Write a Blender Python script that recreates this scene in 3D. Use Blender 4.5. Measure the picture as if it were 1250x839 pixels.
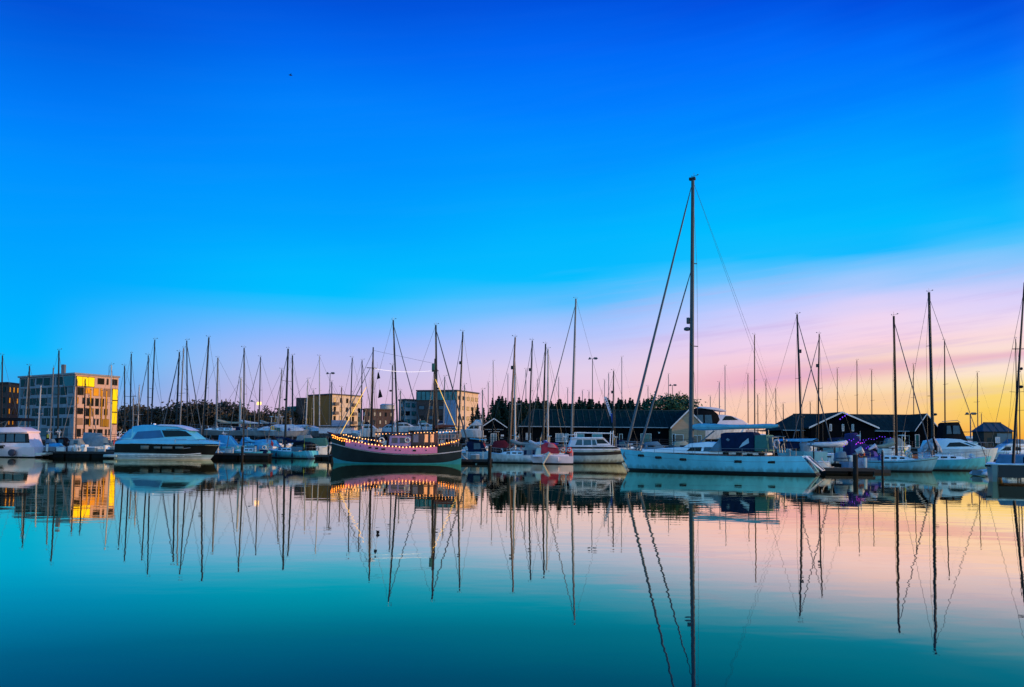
import bpy, bmesh, math, random
from mathutils import Vector, Matrix
R = math.radians
random.seed(7)
sc = bpy.context.scene
for o in list(bpy.data.objects): bpy.data.objects.remove(o)
COL = sc.collection

# ------------------------------------------------------------------ camera
F = 1000.0                 # focal length in pixels of the 1250 px wide photograph
HOR = 539.5                # pixel row of the horizon at the picture's centre
CAMZ = 2.5
TH = R(3.0)                # camera tilted up a little; the rest of the low horizon is lens shift
ROLL = R(.5)               # the photograph hangs slightly to the right
CY0 = HOR - F * math.tan(TH) / math.cos(ROLL)
cam = bpy.data.cameras.new('camera'); camo = bpy.data.objects.new('camera', cam); COL.objects.link(camo)
camo.location = (0, 0, CAMZ)
camo.rotation_euler = (Matrix.Rotation(R(90) + TH, 3, 'X') @ Matrix.Rotation(ROLL, 3, 'Z')).to_euler()
cam.sensor_width = 36; cam.lens = 36 * F / 1250; cam.shift_y = (CY0 - 419.5) / 1250; cam.clip_start = .1; cam.clip_end = 12000
sc.camera = camo
CT, ST = math.cos(TH), math.sin(TH)
def ray(px, py):
    a = (px - 625) / F; b = (CY0 - py) / F
    u = a * math.cos(ROLL) - b * math.sin(ROLL); v = a * math.sin(ROLL) + b * math.cos(ROLL)
    return Vector((u, CT - v * ST, ST + v * CT))
def at(px, py, Y):
    d = ray(px, py); return Vector((0, 0, CAMZ)) + d * (Y / d.y)
def hor(px): return HOR + (px - 625) * math.tan(ROLL)
def Yfix(px, Y):           # depth whose water line falls on the wanted pixel row
    return Y if Y >= 128 else min(126.0, 2500 / (536.5 + 2500 / Y - hor(px)))
def wl_row(Y): return HOR + 1000 * CAMZ / Y          # pixel row of the water line at depth Y

# ------------------------------------------------------------------ sky
SUN_AZ, SUN_EL = 98, 7.0
w = bpy.data.worlds.new('World'); sc.world = w; w.use_nodes = True
nt = w.node_tree; N = nt.nodes; LK = nt.links; N.clear()
def lin(c):
    return tuple(((x/255)/12.92 if x/255 <= .04045 else ((x/255+.055)/1.055)**2.4) for x in c)
def nd(tp, **k):
    n = N.new(tp)
    for a, b in k.items(): setattr(n, a, b)
    return n
def mth(op, a, b=None, c=None):
    n = nd('ShaderNodeMath', operation=op)
    for i, v in enumerate((a, b, c)):
        if v is None: continue
        if isinstance(v, (int, float)): n.inputs[i].default_value = v
        else: LK.new(v, n.inputs[i])
    return n.outputs[0]
tc = nd('ShaderNodeTexCoord'); nrm = nd('ShaderNodeVectorMath', operation='NORMALIZE'); LK.new(tc.outputs['Generated'], nrm.inputs[0])
sep = nd('ShaderNodeSeparateXYZ'); LK.new(nrm.outputs[0], sep.inputs[0])
elev = mth('MULTIPLY', mth('ARCSINE', sep.outputs[2]), 57.2958)
az = mth('MULTIPLY', mth('ARCTAN2', sep.outputs[0], sep.outputs[1]), 57.2958)
# soft streaks of high cloud: noise stretched along the azimuth and slightly tilted
tilt = mth('SUBTRACT', elev, mth('MULTIPLY', az, .09))
cmb = nd('ShaderNodeCombineXYZ'); LK.new(mth('MULTIPLY', az, .035), cmb.inputs[0]); LK.new(mth('MULTIPLY', tilt, .42), cmb.inputs[1])
ns = nd('ShaderNodeTexNoise'); ns.inputs['Scale'].default_value = 1; ns.inputs['Detail'].default_value = 5; LK.new(cmb.outputs[0], ns.inputs['Vector'])
nz = mth('SUBTRACT', ns.outputs['Fac'], .5)
amp = nd('ShaderNodeMapRange'); LK.new(az, amp.inputs[0])
for i, v in zip((1,2,3,4), (-15, 25, .35, 3.3)): amp.inputs[i].default_value = v
elw = mth('ADD', elev, mth('MULTIPLY', nz, amp.outputs[0]))
e01 = mth('DIVIDE', mth('ADD', elw, 5), 95)
def ramp(stops):
    r = nd('ShaderNodeValToRGB'); cr = r.color_ramp; LK.new(e01, r.inputs[0])
    stops = sorted(stops)
    while len(cr.elements) < len(stops): cr.elements.new(1)
    for el, (e, c) in zip(cr.elements, stops):
        el.position = max(0, min(1, (e + 5) / 95)); el.color = (*lin(c), 1)
    return r.outputs[0]
def column(px, rows, top=None):
    st = []
    for y, c in rows:
        d = ray(px, y).normalized(); st.append((math.degrees(math.asin(d.z)), c))
    if top: st.append((75, top))
    return ramp(st)
def azpx(px):
    d = ray(px, 420); return math.degrees(math.atan2(d.x, d.y))
ZEN = (4, 30, 150)
BACK = [(-3,(180,200,220)),(6,(212,246,272)),(25,(136,230,286)),(45,(25,160,265)),(90,ZEN)]
cols = [
 (-180, ramp(BACK)),
 (-90,  ramp([(-3,(80,150,190)),(6,(50,180,232)),(25,(20,180,250)),(45,(10,120,240)),(90,ZEN)])),
 (azpx(30), column(30, [(0,(0,84,216)),(60,(0,104,232)),(130,(0,125,250)),(200,(0,145,255)),(300,(0,163,255)),(380,(0,178,255)),(430,(5,185,254)),(465,(50,170,240)),(500,(120,168,224)),(536,(170,165,205))], ZEN)),
 (azpx(400), column(400, [(0,(0,82,218)),(60,(0,104,240)),(130,(0,130,253)),(200,(0,143,255)),(280,(0,165,255)),(335,(0,187,255)),(360,(0,191,255)),(380,(60,190,255)),(412,(142,185,255)),(435,(176,188,245)),(460,(198,190,232)),(490,(214,186,220)),(536,(222,178,205))], ZEN)),
 (azpx(690), column(690, [(0,(0,82,222)),(60,(0,104,245)),(130,(0,126,255)),(210,(0,152,255)),(280,(0,178,255)),(340,(5,190,255)),(365,(75,190,255)),(400,(166,196,255)),(425,(198,200,246)),(452,(226,206,234)),(490,(238,194,214)),(536,(240,186,195))], ZEN)),
 (azpx(930), column(930, [(0,(0,80,224)),(60,(0,108,250)),(130,(0,130,255)),(210,(0,166,255)),(275,(0,188,255)),(315,(20,190,255)),(345,(110,195,255)),(380,(194,203,255)),(405,(224,208,246)),(430,(242,208,232)),(460,(250,208,212)),(490,(251,208,186)),(536,(248,196,165))], ZEN)),
 (azpx(1080), column(1080, [(0,(0,80,224)),(60,(0,110,250)),(130,(0,136,255)),(210,(0,172,255)),(275,(0,188,255)),(303,(20,187,255)),(335,(130,198,255)),(365,(206,206,252)),(392,(240,214,240)),(420,(250,212,224)),(445,(252,220,202)),(470,(250,220,186)),(495,(252,206,150)),(536,(250,185,110))], ZEN)),
 (azpx(1215), column(1215, [(0,(0,80,222)),(60,(0,110,248)),(130,(0,142,255)),(210,(0,168,255)),(270,(15,187,255)),(300,(85,196,254)),(332,(166,200,253)),(362,(218,208,250)),(392,(244,221,240)),(420,(250,218,222)),(452,(253,230,203)),(474,(252,222,140)),(495,(250,208,95)),(536,(248,170,60))], ZEN)),
 (62,  ramp([(-3,(250,150,40)),(3,(255,200,60)),(9,(255,216,120)),(14,(245,205,215)),(20,(180,200,250)),(30,(20,170,255)),(60,(5,90,225)),(90,ZEN)])),
 (106, ramp([(-3,(255,170,30)),(3,(255,205,25)),(8,(255,208,60)),(12,(235,190,150)),(17,(120,190,235)),(30,(20,190,255)),(60,(10,110,235)),(90,ZEN)])),
 (130, ramp(BACK)),
 (180, ramp(BACK)),
]
cur = cols[0][1]
for (a0, c0), (a1, c1) in zip(cols, cols[1:]):
    mr = nd('ShaderNodeMapRange', interpolation_type='SMOOTHSTEP'); LK.new(az, mr.inputs[0])
    mr.inputs[1].default_value = a0; mr.inputs[2].default_value = a1
    mx = nd('ShaderNodeMix', data_type='RGBA'); LK.new(mr.outputs[0], mx.inputs[0]); LK.new(cur, mx.inputs[6]); LK.new(c1, mx.inputs[7]); cur = mx.outputs[2]
# the long mauve cloud band that climbs to the right
bandc = mth('ADD', mth('MULTIPLY', az, .075), 3.05)
wid = nd('ShaderNodeMapRange'); LK.new(az, wid.inputs[0])
for i, v in zip((1,2,3,4), (14, 31, 1.0, .20)): wid.inputs[i].default_value = v
dist = mth('DIVIDE', mth('SUBTRACT', mth('ADD', elev, mth('MULTIPLY', nz, 1.1)), bandc), wid.outputs[0])
band = mth('POWER', 2.718, mth('MULTIPLY', mth('MULTIPLY', dist, dist), -1.0))
fi = nd('ShaderNodeMapRange', interpolation_type='SMOOTHSTEP'); LK.new(az, fi.inputs[0]); fi.inputs[1].default_value = 7; fi.inputs[2].default_value = 17
fo = nd('ShaderNodeMapRange', interpolation_type='SMOOTHSTEP'); LK.new(az, fo.inputs[0])
for i, v in zip((1,2,3,4), (40, 60, 1, 0)): fo.inputs[i].default_value = v
bm_ = mth('MULTIPLY', mth('MULTIPLY', band, fi.outputs[0]), mth('MULTIPLY', fo.outputs[0], .50))
mx = nd('ShaderNodeMix', data_type='RGBA'); LK.new(bm_, mx.inputs[0]); LK.new(cur, mx.inputs[6]); mx.inputs[7].default_value = (*lin((222,145,190)), 1)
# wisps: lilac streaks low on the right, a barely visible veil higher up
c2 = nd('ShaderNodeCombineXYZ'); LK.new(mth('MULTIPLY', az, .06), c2.inputs[0]); LK.new(mth('MULTIPLY', mth('SUBTRACT', elev, mth('MULTIPLY', az, .11)), .95), c2.inputs[1])
n2 = nd('ShaderNodeTexNoise'); n2.inputs['Scale'].default_value = 1; n2.inputs['Detail'].default_value = 6; n2.inputs['Roughness'].default_value = .6; LK.new(c2.outputs[0], n2.inputs['Vector'])
def gate(x, a, b, c=0, d=1):
    m_ = nd('ShaderNodeMapRange', interpolation_type='SMOOTHSTEP'); LK.new(x, m_.inputs[0])
    for i_, v_ in zip((1,2,3,4), (a, b, c, d)): m_.inputs[i_].default_value = v_
    return m_.outputs[0]
wm = mth('MULTIPLY', mth('MULTIPLY', gate(n2.outputs['Fac'], .47, .70), gate(az, 0, 14)), mth('MULTIPLY', gate(elev, 2, 4), gate(elev, 13, 9)))
mx2 = nd('ShaderNodeMix', data_type='RGBA'); LK.new(mth('MULTIPLY', wm, .36), mx2.inputs[0]); LK.new(mx.outputs[2], mx2.inputs[6]); mx2.inputs[7].default_value = (*lin((196,168,222)), 1)
hz = mth('MULTIPLY', gate(n2.outputs['Fac'], .40, .75), mth('MULTIPLY', gate(elev, 6, 16), .005))
mx3 = nd('ShaderNodeMix', data_type='RGBA'); LK.new(hz, mx3.inputs[0]); LK.new(mx2.outputs[2], mx3.inputs[6]); mx3.inputs[7].default_value = (*lin((150,205,255)), 1)
bg = nd('ShaderNodeBackground'); LK.new(mx3.outputs[2], bg.inputs[0]); bg.inputs[1].default_value = 1.0
ow = nd('ShaderNodeOutputWorld'); LK.new(bg.outputs[0], ow.inputs[0])

# ------------------------------------------------------------------ sun, just above the horizon on the right
sl = bpy.data.lights.new('sun', 'SUN'); sl.energy = 3.0; sl.angle = R(.6); sl.color = (1, .62, .30)
slo = bpy.data.objects.new('sun', sl); COL.objects.link(slo)
sd = Vector((math.sin(R(SUN_AZ)) * math.cos(R(SUN_EL)), math.cos(R(SUN_AZ)) * math.cos(R(SUN_EL)), math.sin(R(SUN_EL))))
slo.rotation_euler = sd.to_track_quat('Z', 'Y').to_euler()
sc.view_settings.view_transform = 'Standard'; sc.view_settings.look = 'None'
sc.view_settings.exposure = 0; sc.view_settings.gamma = 1; sc.view_settings.use_curve_mapping = False
sc.cycles.max_bounces = 6; sc.cycles.sample_clamp_indirect = 4

# ------------------------------------------------------------------ materials
MAT = {}
def mat(name, c, rough=.5, metal=0, var=.18, scale=1.2, emit=None, es=0, spec=.5, bump=0, streak=None, grime=0):
    if name in MAT: return MAT[name]
    m = bpy.data.materials.new(name); m.use_nodes = True; t = m.node_tree; p = t.nodes['Principled BSDF']
    p.inputs['Roughness'].default_value = rough; p.inputs['Metallic'].default_value = metal
    p.inputs['Specular IOR Level'].default_value = spec
    g = t.nodes.new('ShaderNodeTexCoord'); n = t.nodes.new('ShaderNodeTexNoise'); n.inputs['Scale'].default_value = scale; n.inputs['Detail'].default_value = 4
    mp = t.nodes.new('ShaderNodeMapping'); t.links.new(g.outputs['Object'], mp.inputs[0]); t.links.new(mp.outputs[0], n.inputs['Vector'])
    if streak: mp.inputs['Scale'].default_value = streak
    r = t.nodes.new('ShaderNodeValToRGB'); t.links.new(n.outputs['Fac'], r.inputs[0])
    r.color_ramp.elements[0].position = .3; r.color_ramp.elements[1].position = .7
    r.color_ramp.elements[0].color = (*[x * (1 - var) for x in c], 1); r.color_ramp.elements[1].color = (*[min(1, x * (1 + var * .6)) for x in c], 1)
    colr = r.outputs[0]
    if grime:      # tide line of weed and scum just above the water, with drips of uneven height
        sp = t.nodes.new('ShaderNodeSeparateXYZ'); t.links.new(g.outputs['Object'], sp.inputs[0])
        m2 = t.nodes.new('ShaderNodeMapping'); m2.inputs['Scale'].default_value = (2.4, 2.4, .5); t.links.new(g.outputs['Object'], m2.inputs[0])
        n2 = t.nodes.new('ShaderNodeTexNoise'); n2.inputs['Scale'].default_value = 1.3; n2.inputs['Detail'].default_value = 5; t.links.new(m2.outputs[0], n2.inputs['Vector'])
        ma = t.nodes.new('ShaderNodeMath'); ma.operation = 'MULTIPLY_ADD'; t.links.new(n2.outputs['Fac'], ma.inputs[0]); ma.inputs[1].default_value = -.9; t.links.new(sp.outputs[2], ma.inputs[2])
        mr = t.nodes.new('ShaderNodeMapRange'); t.links.new(ma.outputs[0], mr.inputs[0])
        for i_, v_ in zip((1,2,3,4), (-.25, .12, grime, 0)): mr.inputs[i_].default_value = v_
        mm_ = t.nodes.new('ShaderNodeMix'); mm_.data_type = 'RGBA'; t.links.new(mr.outputs[0], mm_.inputs[0]); t.links.new(colr, mm_.inputs[6]); mm_.inputs[7].default_value = (.10, .10, .055, 1); colr = mm_.outputs[2]
    t.links.new(colr, p.inputs['Base Color'])
    if emit: p.inputs['Emission Color'].default_value = (*emit, 1); p.inputs['Emission Strength'].default_value = es
    if bump:
        b = t.nodes.new('ShaderNodeBump'); b.inputs['Strength'].default_value = bump; b.inputs['Distance'].default_value = .05
        t.links.new(n.outputs['Fac'], b.inputs['Height']); t.links.new(b.outputs[0], p.inputs['Normal'])
    MAT[name] = m; return m
WHITE = mat('gelcoat_white', (.82,.82,.82), .3, var=.26, scale=.9, streak=(2.2,2.2,.5), grime=.7)
HCY = mat('hull_teal_white', (.09,.50,.57), .35, var=.26, scale=.9, streak=(2.2,2.2,.5), grime=.7)
HPT = mat('hull_pale_teal', (.18,.46,.54), .35, var=.26, scale=.9, streak=(2.2,2.2,.5), grime=.7)
CREAM = mat('gelcoat_cream', (.62,.56,.47), .3, var=.12)
PINKW = mat('gelcoat_warm_white', (.86,.66,.68), .3, var=.10)
GREYH = mat('hull_grey', (.20,.22,.24), .4)
NAVY = mat('hull_navy', (.008,.011,.018), .35, spec=.25)
DARKH = mat('hull_dark_green_grey', (.016,.022,.024), .4, var=.3, spec=.3)
BLACKB = mat('boot_stripe_black', (.015,.017,.02), .5)
TEAL = mat('antifoul_teal', (.02,.25,.28), .5)
REDB = mat('antifoul_red', (.14,.03,.025), .6)
DECK = mat('deck_nonslip', (.66,.65,.64), .7, var=.15, scale=3)
TEAK = mat('teak_deck', (.26,.17,.10), .7, var=.25, scale=4)
GLASS = mat('tinted_glass', (.006,.008,.011), .10, var=.1, spec=.22)
BGLASS = mat('bluish_glass', (.02,.085,.13), .12, var=.3, spec=.35)
ALU = mat('mast_aluminium', (.022,.034,.042), .6, 0, var=.3, spec=.12)
ALUL = mat('mast_light', (.15,.16,.17), .6, 0, var=.12)
MWHITE = mat('mast_white', (.44,.42,.41), .4, var=.1)
MDARK = mat('mast_dark_wood', (.012,.010,.011), .6, var=.2, spec=.2)
MWARM = mat('mast_brown_glare', (.13,.06,.035), .5, var=.2)  # brown; on the far right masts it stands in for orange backlight glare
WIRE = mat('stay_wire', (.06,.07,.08), .4, .5, var=.05)
STEEL = mat('stainless_steel', (.20,.21,.22), .5, .3, var=.05)
ROPE = mat('furled_sailcloth', (.16,.17,.19), .8, var=.2, scale=2)
ROPED = mat('furled_dark_cloth', (.05,.07,.09), .8, var=.2, scale=2)
C_CYAN = mat('cover_cyan', (.025,.30,.58), .8, var=.2, scale=2.5, bump=.4)
C_BLUE = mat('cover_blue', (.015,.06,.30), .8, var=.25, scale=2.5, bump=.4)
C_NAVY = mat('cover_navy', (.007,.018,.055), .9, var=.3, scale=2.5, bump=.4, spec=.08)
C_GREY = mat('cover_grey', (.22,.25,.25), .8, var=.2, scale=2, bump=.4)
C_SLATE = mat('cover_slate_blue', (.10,.19,.26), .8, var=.25, scale=2, bump=.4)
C_BLACK = mat('cover_black', (.008,.009,.012), .9, var=.3, scale=2, bump=.3, spec=.08)
C_WHITE = mat('cover_white', (.56,.57,.60), .75, var=.15, scale=2, bump=.4)
C_TAN = mat('cover_tan', (.40,.34,.24), .8, var=.2, scale=2, bump=.4)
C_RED = mat('cover_red', (.66,.02,.035), .75, var=.25, scale=2, bump=.4)
C_GREEN = mat('cover_green', (.03,.14,.12), .8, var=.25, scale=2, bump=.4)
ORANGE = mat('buoy_orange', (.85,.14,.02), .5)
YELLOW = mat('paint_yellow', (.8,.55,.02), .5)
PINK = mat('fender_pink', (.65,.22,.25), .5)
FEND = mat('fender_navy', (.015,.02,.05), .5)
RUBBER = mat('rubber_black', (.02,.02,.022), .7)
LILAC = mat('bulwark_pink_glow', (.78,.21,.36), .5, var=.12)  # pink glow of the string lights put into the bulwark colour
LILAC2 = mat('deckhouse_lilac_glow', (.55,.25,.42), .5, var=.12)  # lilac glow of the string lights put into the deckhouse walls
WOODD = mat('dark_varnished_wood', (.075,.018,.014), .4, var=.3)
WOODP = mat('pontoon_planks', (.05,.045,.042), .85, var=.35, scale=3)
PILEM = mat('pile_black', (.009,.009,.011), .9, var=.4)
PONT = mat('pontoon_float', (.010,.011,.012), .9, var=.4, spec=.1)
LAMPW = mat('bulb_warm', (1,.7,.4), .4, emit=(1,.40,.10), es=3.6, var=.01)
LAMPO = mat('bulb_orange', (1,.4,.1), .4, emit=(1,.30,.03), es=5, var=.01)
LAMPP = mat('bulb_purple', (.3,.05,.8), .4, emit=(.13,.015,.8), es=1.3, var=.01)
LAMPM = mat('bulb_magenta', (.8,.05,.8), .4, emit=(.8,.03,.7), es=1.0, var=.01)
LITWIN = mat('lit_window', (.8,.4,.2), .3, emit=(1,.33,.10), es=.7, var=.3)
STREETL = mat('street_lamp_lens', (1,.6,.3), .4, emit=(1,.55,.12), es=2.2, var=.01)
ROPELT = mat('light_rope_yellow', (1,.6,.1), .4, emit=(1,.55,.06), es=.95, var=.01)
ROPELW = mat('light_rope_white', (1,.8,.75), .4, emit=(1,.80,.72), es=1.0, var=.01)

# ------------------------------------------------------------------ mesh helpers
class MB:
    def __init__(s): s.bm = bmesh.new(); s.mi = 0
    def f(s, vs, mi=None):
        try: fc = s.bm.faces.new(vs); fc.material_index = s.mi if mi is None else mi; return fc
        except ValueError: return None
    def loops(s, a, b):
        A = [s.bm.verts.new(p) for p in a]; B = [s.bm.verts.new(p) for p in b]; n = len(A)
        for i in range(n): s.f([A[i], A[(i+1) % n], B[(i+1) % n], B[i]])
        s.f(A[::-1]); s.f(B)
        return s
    def box(s, c, d, rz=0):
        x, y, z = d[0]/2, d[1]/2, d[2]/2; m = Matrix.Rotation(rz, 3, 'Z'); c = Vector(c)
        a = [c + m @ Vector(p) for p in ((-x,-y,-z),(x,-y,-z),(x,y,-z),(-x,y,-z))]
        b = [c + m @ Vector(p) for p in ((-x,-y,z),(x,-y,z),(x,y,z),(-x,y,z))]
        return s.loops(a, b)
    def tube(s, pts, r, seg=6, sx=1):
        pts = [Vector(p) for p in pts]; n = len(pts); rs = r if isinstance(r, (list, tuple)) else [r] * n
        rings = []
        for i, p in enumerate(pts):
            d = (pts[min(i+1, n-1)] - pts[max(i-1, 0)]).normalized()
            u = d.cross(Vector((0,0,1)) if abs(d.z) < .95 else Vector((0,1,0))).normalized(); v = d.cross(u)
            rings.append([s.bm.verts.new(p + (u * math.cos(k * 2*math.pi/seg) + v * math.sin(k * 2*math.pi/seg)) * rs[i]) for k in range(seg)])
        for a, b in zip(rings, rings[1:]):
            for k in range(seg): s.f([a[k], a[(k+1) % seg], b[(k+1) % seg], b[k]])
        s.f(rings[0][::-1]); s.f(rings[-1]); return s
    def ball(s, c, r, sc_=(1,1,1), sub=2):
        g = bmesh.ops.create_icosphere(s.bm, subdivisions=sub, radius=r)
        for v in g['verts']: v.co = Vector((v.co.x*sc_[0], v.co.y*sc_[1], v.co.z*sc_[2])) + Vector(c)
        for v in g['verts']:
            for f_ in v.link_faces: f_.material_index = s.mi
        return s
    def build(s, name, mats, parent=None, bevel=0, smooth=True, seg=2):
        bm = s.bm
        bmesh.ops.recalc_face_normals(bm, faces=bm.faces)
        if bevel:
            es = [e for e in bm.edges if len(e.link_faces) == 2 and e.calc_face_angle(0) > .5]
            bmesh.ops.bevel(bm, geom=es, offset=bevel, segments=seg, profile=.5, affect='EDGES', clamp_overlap=True)
        me = bpy.data.meshes.new(name)
        bm.to_mesh(me); bm.free()
        for m in (mats if isinstance(mats, (list, tuple)) else [mats]): me.materials.append(m)
        if smooth:
            for p in me.polygons: p.use_smooth = True
            me.set_sharp_from_angle(angle=R(38))
        o = bpy.data.objects.new(name, me); COL.objects.link(o)
        if parent: o.parent = parent
        return o
def tag(o, label, cat=None, group=None, kind=None):
    if label: o['label'] = label
    if cat: o['category'] = cat
    if group: o['group'] = group
    if kind: o['kind'] = kind
    return o
def thing(name, label, cat, loc, rz=0, group=None):
    o = bpy.data.objects.new(name, None); COL.objects.link(o); o.empty_display_size = .3
    o.location = loc; o.rotation_euler = (0, 0, rz); return tag(o, label, cat, group)
def dup(root, loc, rz, label, scale=1, group=None):
    r = root.copy(); COL.objects.link(r); r.location = loc; r.rotation_euler = (0,0,rz); r.scale = (scale if isinstance(scale, tuple) else (scale,)*3); r['label'] = label
    if group: r['group'] = group
    for ch in list(root.children):
        c = ch.copy(); COL.objects.link(c); c.parent = r
        for g in ch.children:
            d = g.copy(); COL.objects.link(d); d.parent = c
    return r

# ------------------------------------------------------------------ setting
LANDZ = 2.0; QUAY = 128.0
def water_mat():
    m = bpy.data.materials.new('harbour_water'); m.use_nodes = True; t = m.node_tree; t.nodes.clear()
    n = t.nodes.new; L = t.links.new
    tcx = n('ShaderNodeTexCoord')
    hs = []
    for sx, sy, det in ((.55, 1.15, 2), (2.0, 3.2, 1)):
        mp = n('ShaderNodeMapping'); mp.inputs['Scale'].default_value = (sx, sy, 1); L(tcx.outputs['Object'], mp.inputs[0])
        no = n('ShaderNodeTexNoise'); no.inputs['Scale'].default_value = 1; no.inputs['Detail'].default_value = det; no.inputs['Roughness'].default_value = .4; L(mp.outputs[0], no.inputs['Vector']); hs.append(no.outputs['Fac'])
    a = n('ShaderNodeMath'); a.operation = 'MULTIPLY_ADD'; L(hs[1], a.inputs[0]); a.inputs[1].default_value = .12; L(hs[0], a.inputs[2])
    bp = n('ShaderNodeBump'); bp.inputs['Strength'].default_value = 1; bp.inputs['Distance'].default_value = WATER_BUMP; L(a.outputs[0], bp.inputs['Height'])
    gl = n('ShaderNodeBsdfGlossy'); gl.inputs['Roughness'].default_value = .016; gl.inputs['Color'].default_value = (1.0, .87, .61, 1); L(bp.outputs[0], gl.inputs['Normal'])
    pn = n('ShaderNodeTexNoise'); pn.inputs['Scale'].default_value = .035; pn.inputs['Detail'].default_value = 3; L(tcx.outputs['Object'], pn.inputs['Vector'])
    pr = n('ShaderNodeMapRange'); L(pn.outputs['Fac'], pr.inputs[0]); pr.inputs[1].default_value = .35; pr.inputs[2].default_value = .65; pr.inputs[3].default_value = .55; pr.inputs[4].default_value = 1.5
    L(pr.outputs[0], bp.inputs['Strength'])
    df = n('ShaderNodeBsdfDiffuse'); df.inputs['Color'].default_value = (.0, .035, .05, 1)
    lw = n('ShaderNodeLayerWeight'); lw.inputs[0].default_value = .5
    rp = n('ShaderNodeValToRGB'); L(lw.outputs['Facing'], rp.inputs[0]); cr = rp.color_ramp
    st = [(0,.03),(.6,.10),(.725,.18),(.78,.34),(.83,.68),(.87,.96),(.90,1),(1,1)]
    while len(cr.elements) < len(st): cr.elements.new(1)
    for e, (p_, v) in zip(cr.elements, st): e.position = p_; e.color = (v, v, v, 1)
    mxs = n('ShaderNodeMixShader'); L(rp.outputs[0], mxs.inputs[0]); L(df.outputs[0], mxs.inputs[1]); L(gl.outputs[0], mxs.inputs[2])
    o = n('ShaderNodeOutputMaterial'); L(mxs.outputs[0], o.inputs[0]); return m
WATER_BUMP = .0036
b = MB(); b.f([b.bm.verts.new(p) for p in ((-700,-300,0),(700,-300,0),(700,QUAY+.3,0),(-700,QUAY+.3,0))])
tag(b.build('water', water_mat()), None, kind='structure')
GROUND = mat('hardstanding', (.055,.052,.05), .9, var=.3, scale=.3)
b = MB(); b.f([b.bm.verts.new(p) for p in ((-4000,QUAY+.5,LANDZ),(4000,QUAY+.5,LANDZ),(4000,7000,LANDZ),(-4000,7000,LANDZ))])
tag(b.build('ground', GROUND), None, kind='structure')
QW = mat('quay_stone', (.022,.022,.02), .9, var=.4, scale=.8)
t = thing('quay_wall', 'long dark stone quay wall behind the moored boats', 'wall', (0, QUAY+.3, 0))
b = MB(); b.box((0,0,-.4), (1400,.6,4.7)); b.build('wall_face', QW, t)
b = MB(); b.box((0,-.05,2.06), (1400,.9,.22)); b.build('coping', mat('quay_coping', (.16,.15,.14), .9), t)
# ------------------------------------------------------------------ boat parts
def hull(root, L, B, fb, rake, srake, sgn=1, cx=0, transom=.75, draft=.5, mats=(WHITE,), boot=.12, stripe=(.22,.16), deckm=DECK, flare=.55, z0=0, n=16, name='hull', keel=0, full=2.2, bootsh=0):
    """fb = freeboard (stern, middle, bow); mats = topsides, boot, stripe, deck."""
    top, btm, stp, dk = mats
    mb = MB()
    def zd(t):
        a, m, c = fb
        return a*(2*(t-.5)*(t-1)) + m*(4*t*(1-t)) + c*(2*t*(t-.5))
    def hb(t):
        f = transom + (1-transom)*math.sin(math.pi/2*min(t/.45,1)) if t < .45 else 1-((t-.45)/.55)**full
        return max(.012, B/2*f)
    rows = []
    for i in range(n+1):
        t = i/n; z = zd(t); s0, s1 = stripe
        bt = boot + bootsh*abs(2*t-1)**6
        zs = [-draft, bt] + [bt+(z-s0-bt)*k for k in (.33,.66,1)] + [z-s1, z]
        st = []
        for zz in zs:
            s = max(0, min(1, (zz+draft)/(z+draft)))
            e = .22 + (flare-.22)*max(0,(t-.3)/.7)
            y = hb(t)*((.12+.88*s)**e)
            x0 = -L/2 + srake*s; x1 = L/2 - rake*(1-s)**1.3
            st.append(Vector((cx + sgn*(x0+(x1-x0)*t), y, z0+zz)))
        rows.append(st)
    P = [[mb.bm.verts.new(p) for p in st] for st in rows]
    S = [[mb.bm.verts.new((p.x,-p.y,p.z)) for p in st] for st in rows]
    m = len(rows[0]); mi = [1,0,0,0,2,0]
    for i in range(n):
        for j in range(m-1):
            mb.f([P[i][j],P[i+1][j],P[i+1][j+1],P[i][j+1]], mi[j]); mb.f([S[i][j],S[i][j+1],S[i+1][j+1],S[i+1][j]], mi[j])
        mb.f([P[i][0],S[i][0],S[i+1][0],P[i+1][0]], 1)
        mb.f([P[i][-1],P[i+1][-1],S[i+1][-1],S[i][-1]], 3)
    for j in range(m-1): mb.f([P[0][j],P[0][j+1],S[0][j+1],S[0][j]], mi[j]); mb.f([P[n][j],S[n][j],S[n][j+1],P[n][j+1]], mi[j])
    if keel:
        mb.mi = 1; mb.box((cx, 0, z0-draft-keel/2+.1), (L*.22, .25, keel+.2))
    o = mb.build(name, [top, btm, stp, dk], root)
    def edge(x, z=None):     # near-side deck edge at local x
        t = min(1, max(0, (sgn*(x-cx)+L/2-srake)/(L-srake)))
        if z is None: return hb(t), z0+zd(t)
        s_ = max(0, min(1, (z-z0+draft)/(zd(t)+draft))); e = .22+(flare-.22)*max(0,(t-.3)/.7)
        return hb(t)*((.12+.88*s_)**e)
    return o, edge

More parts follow.
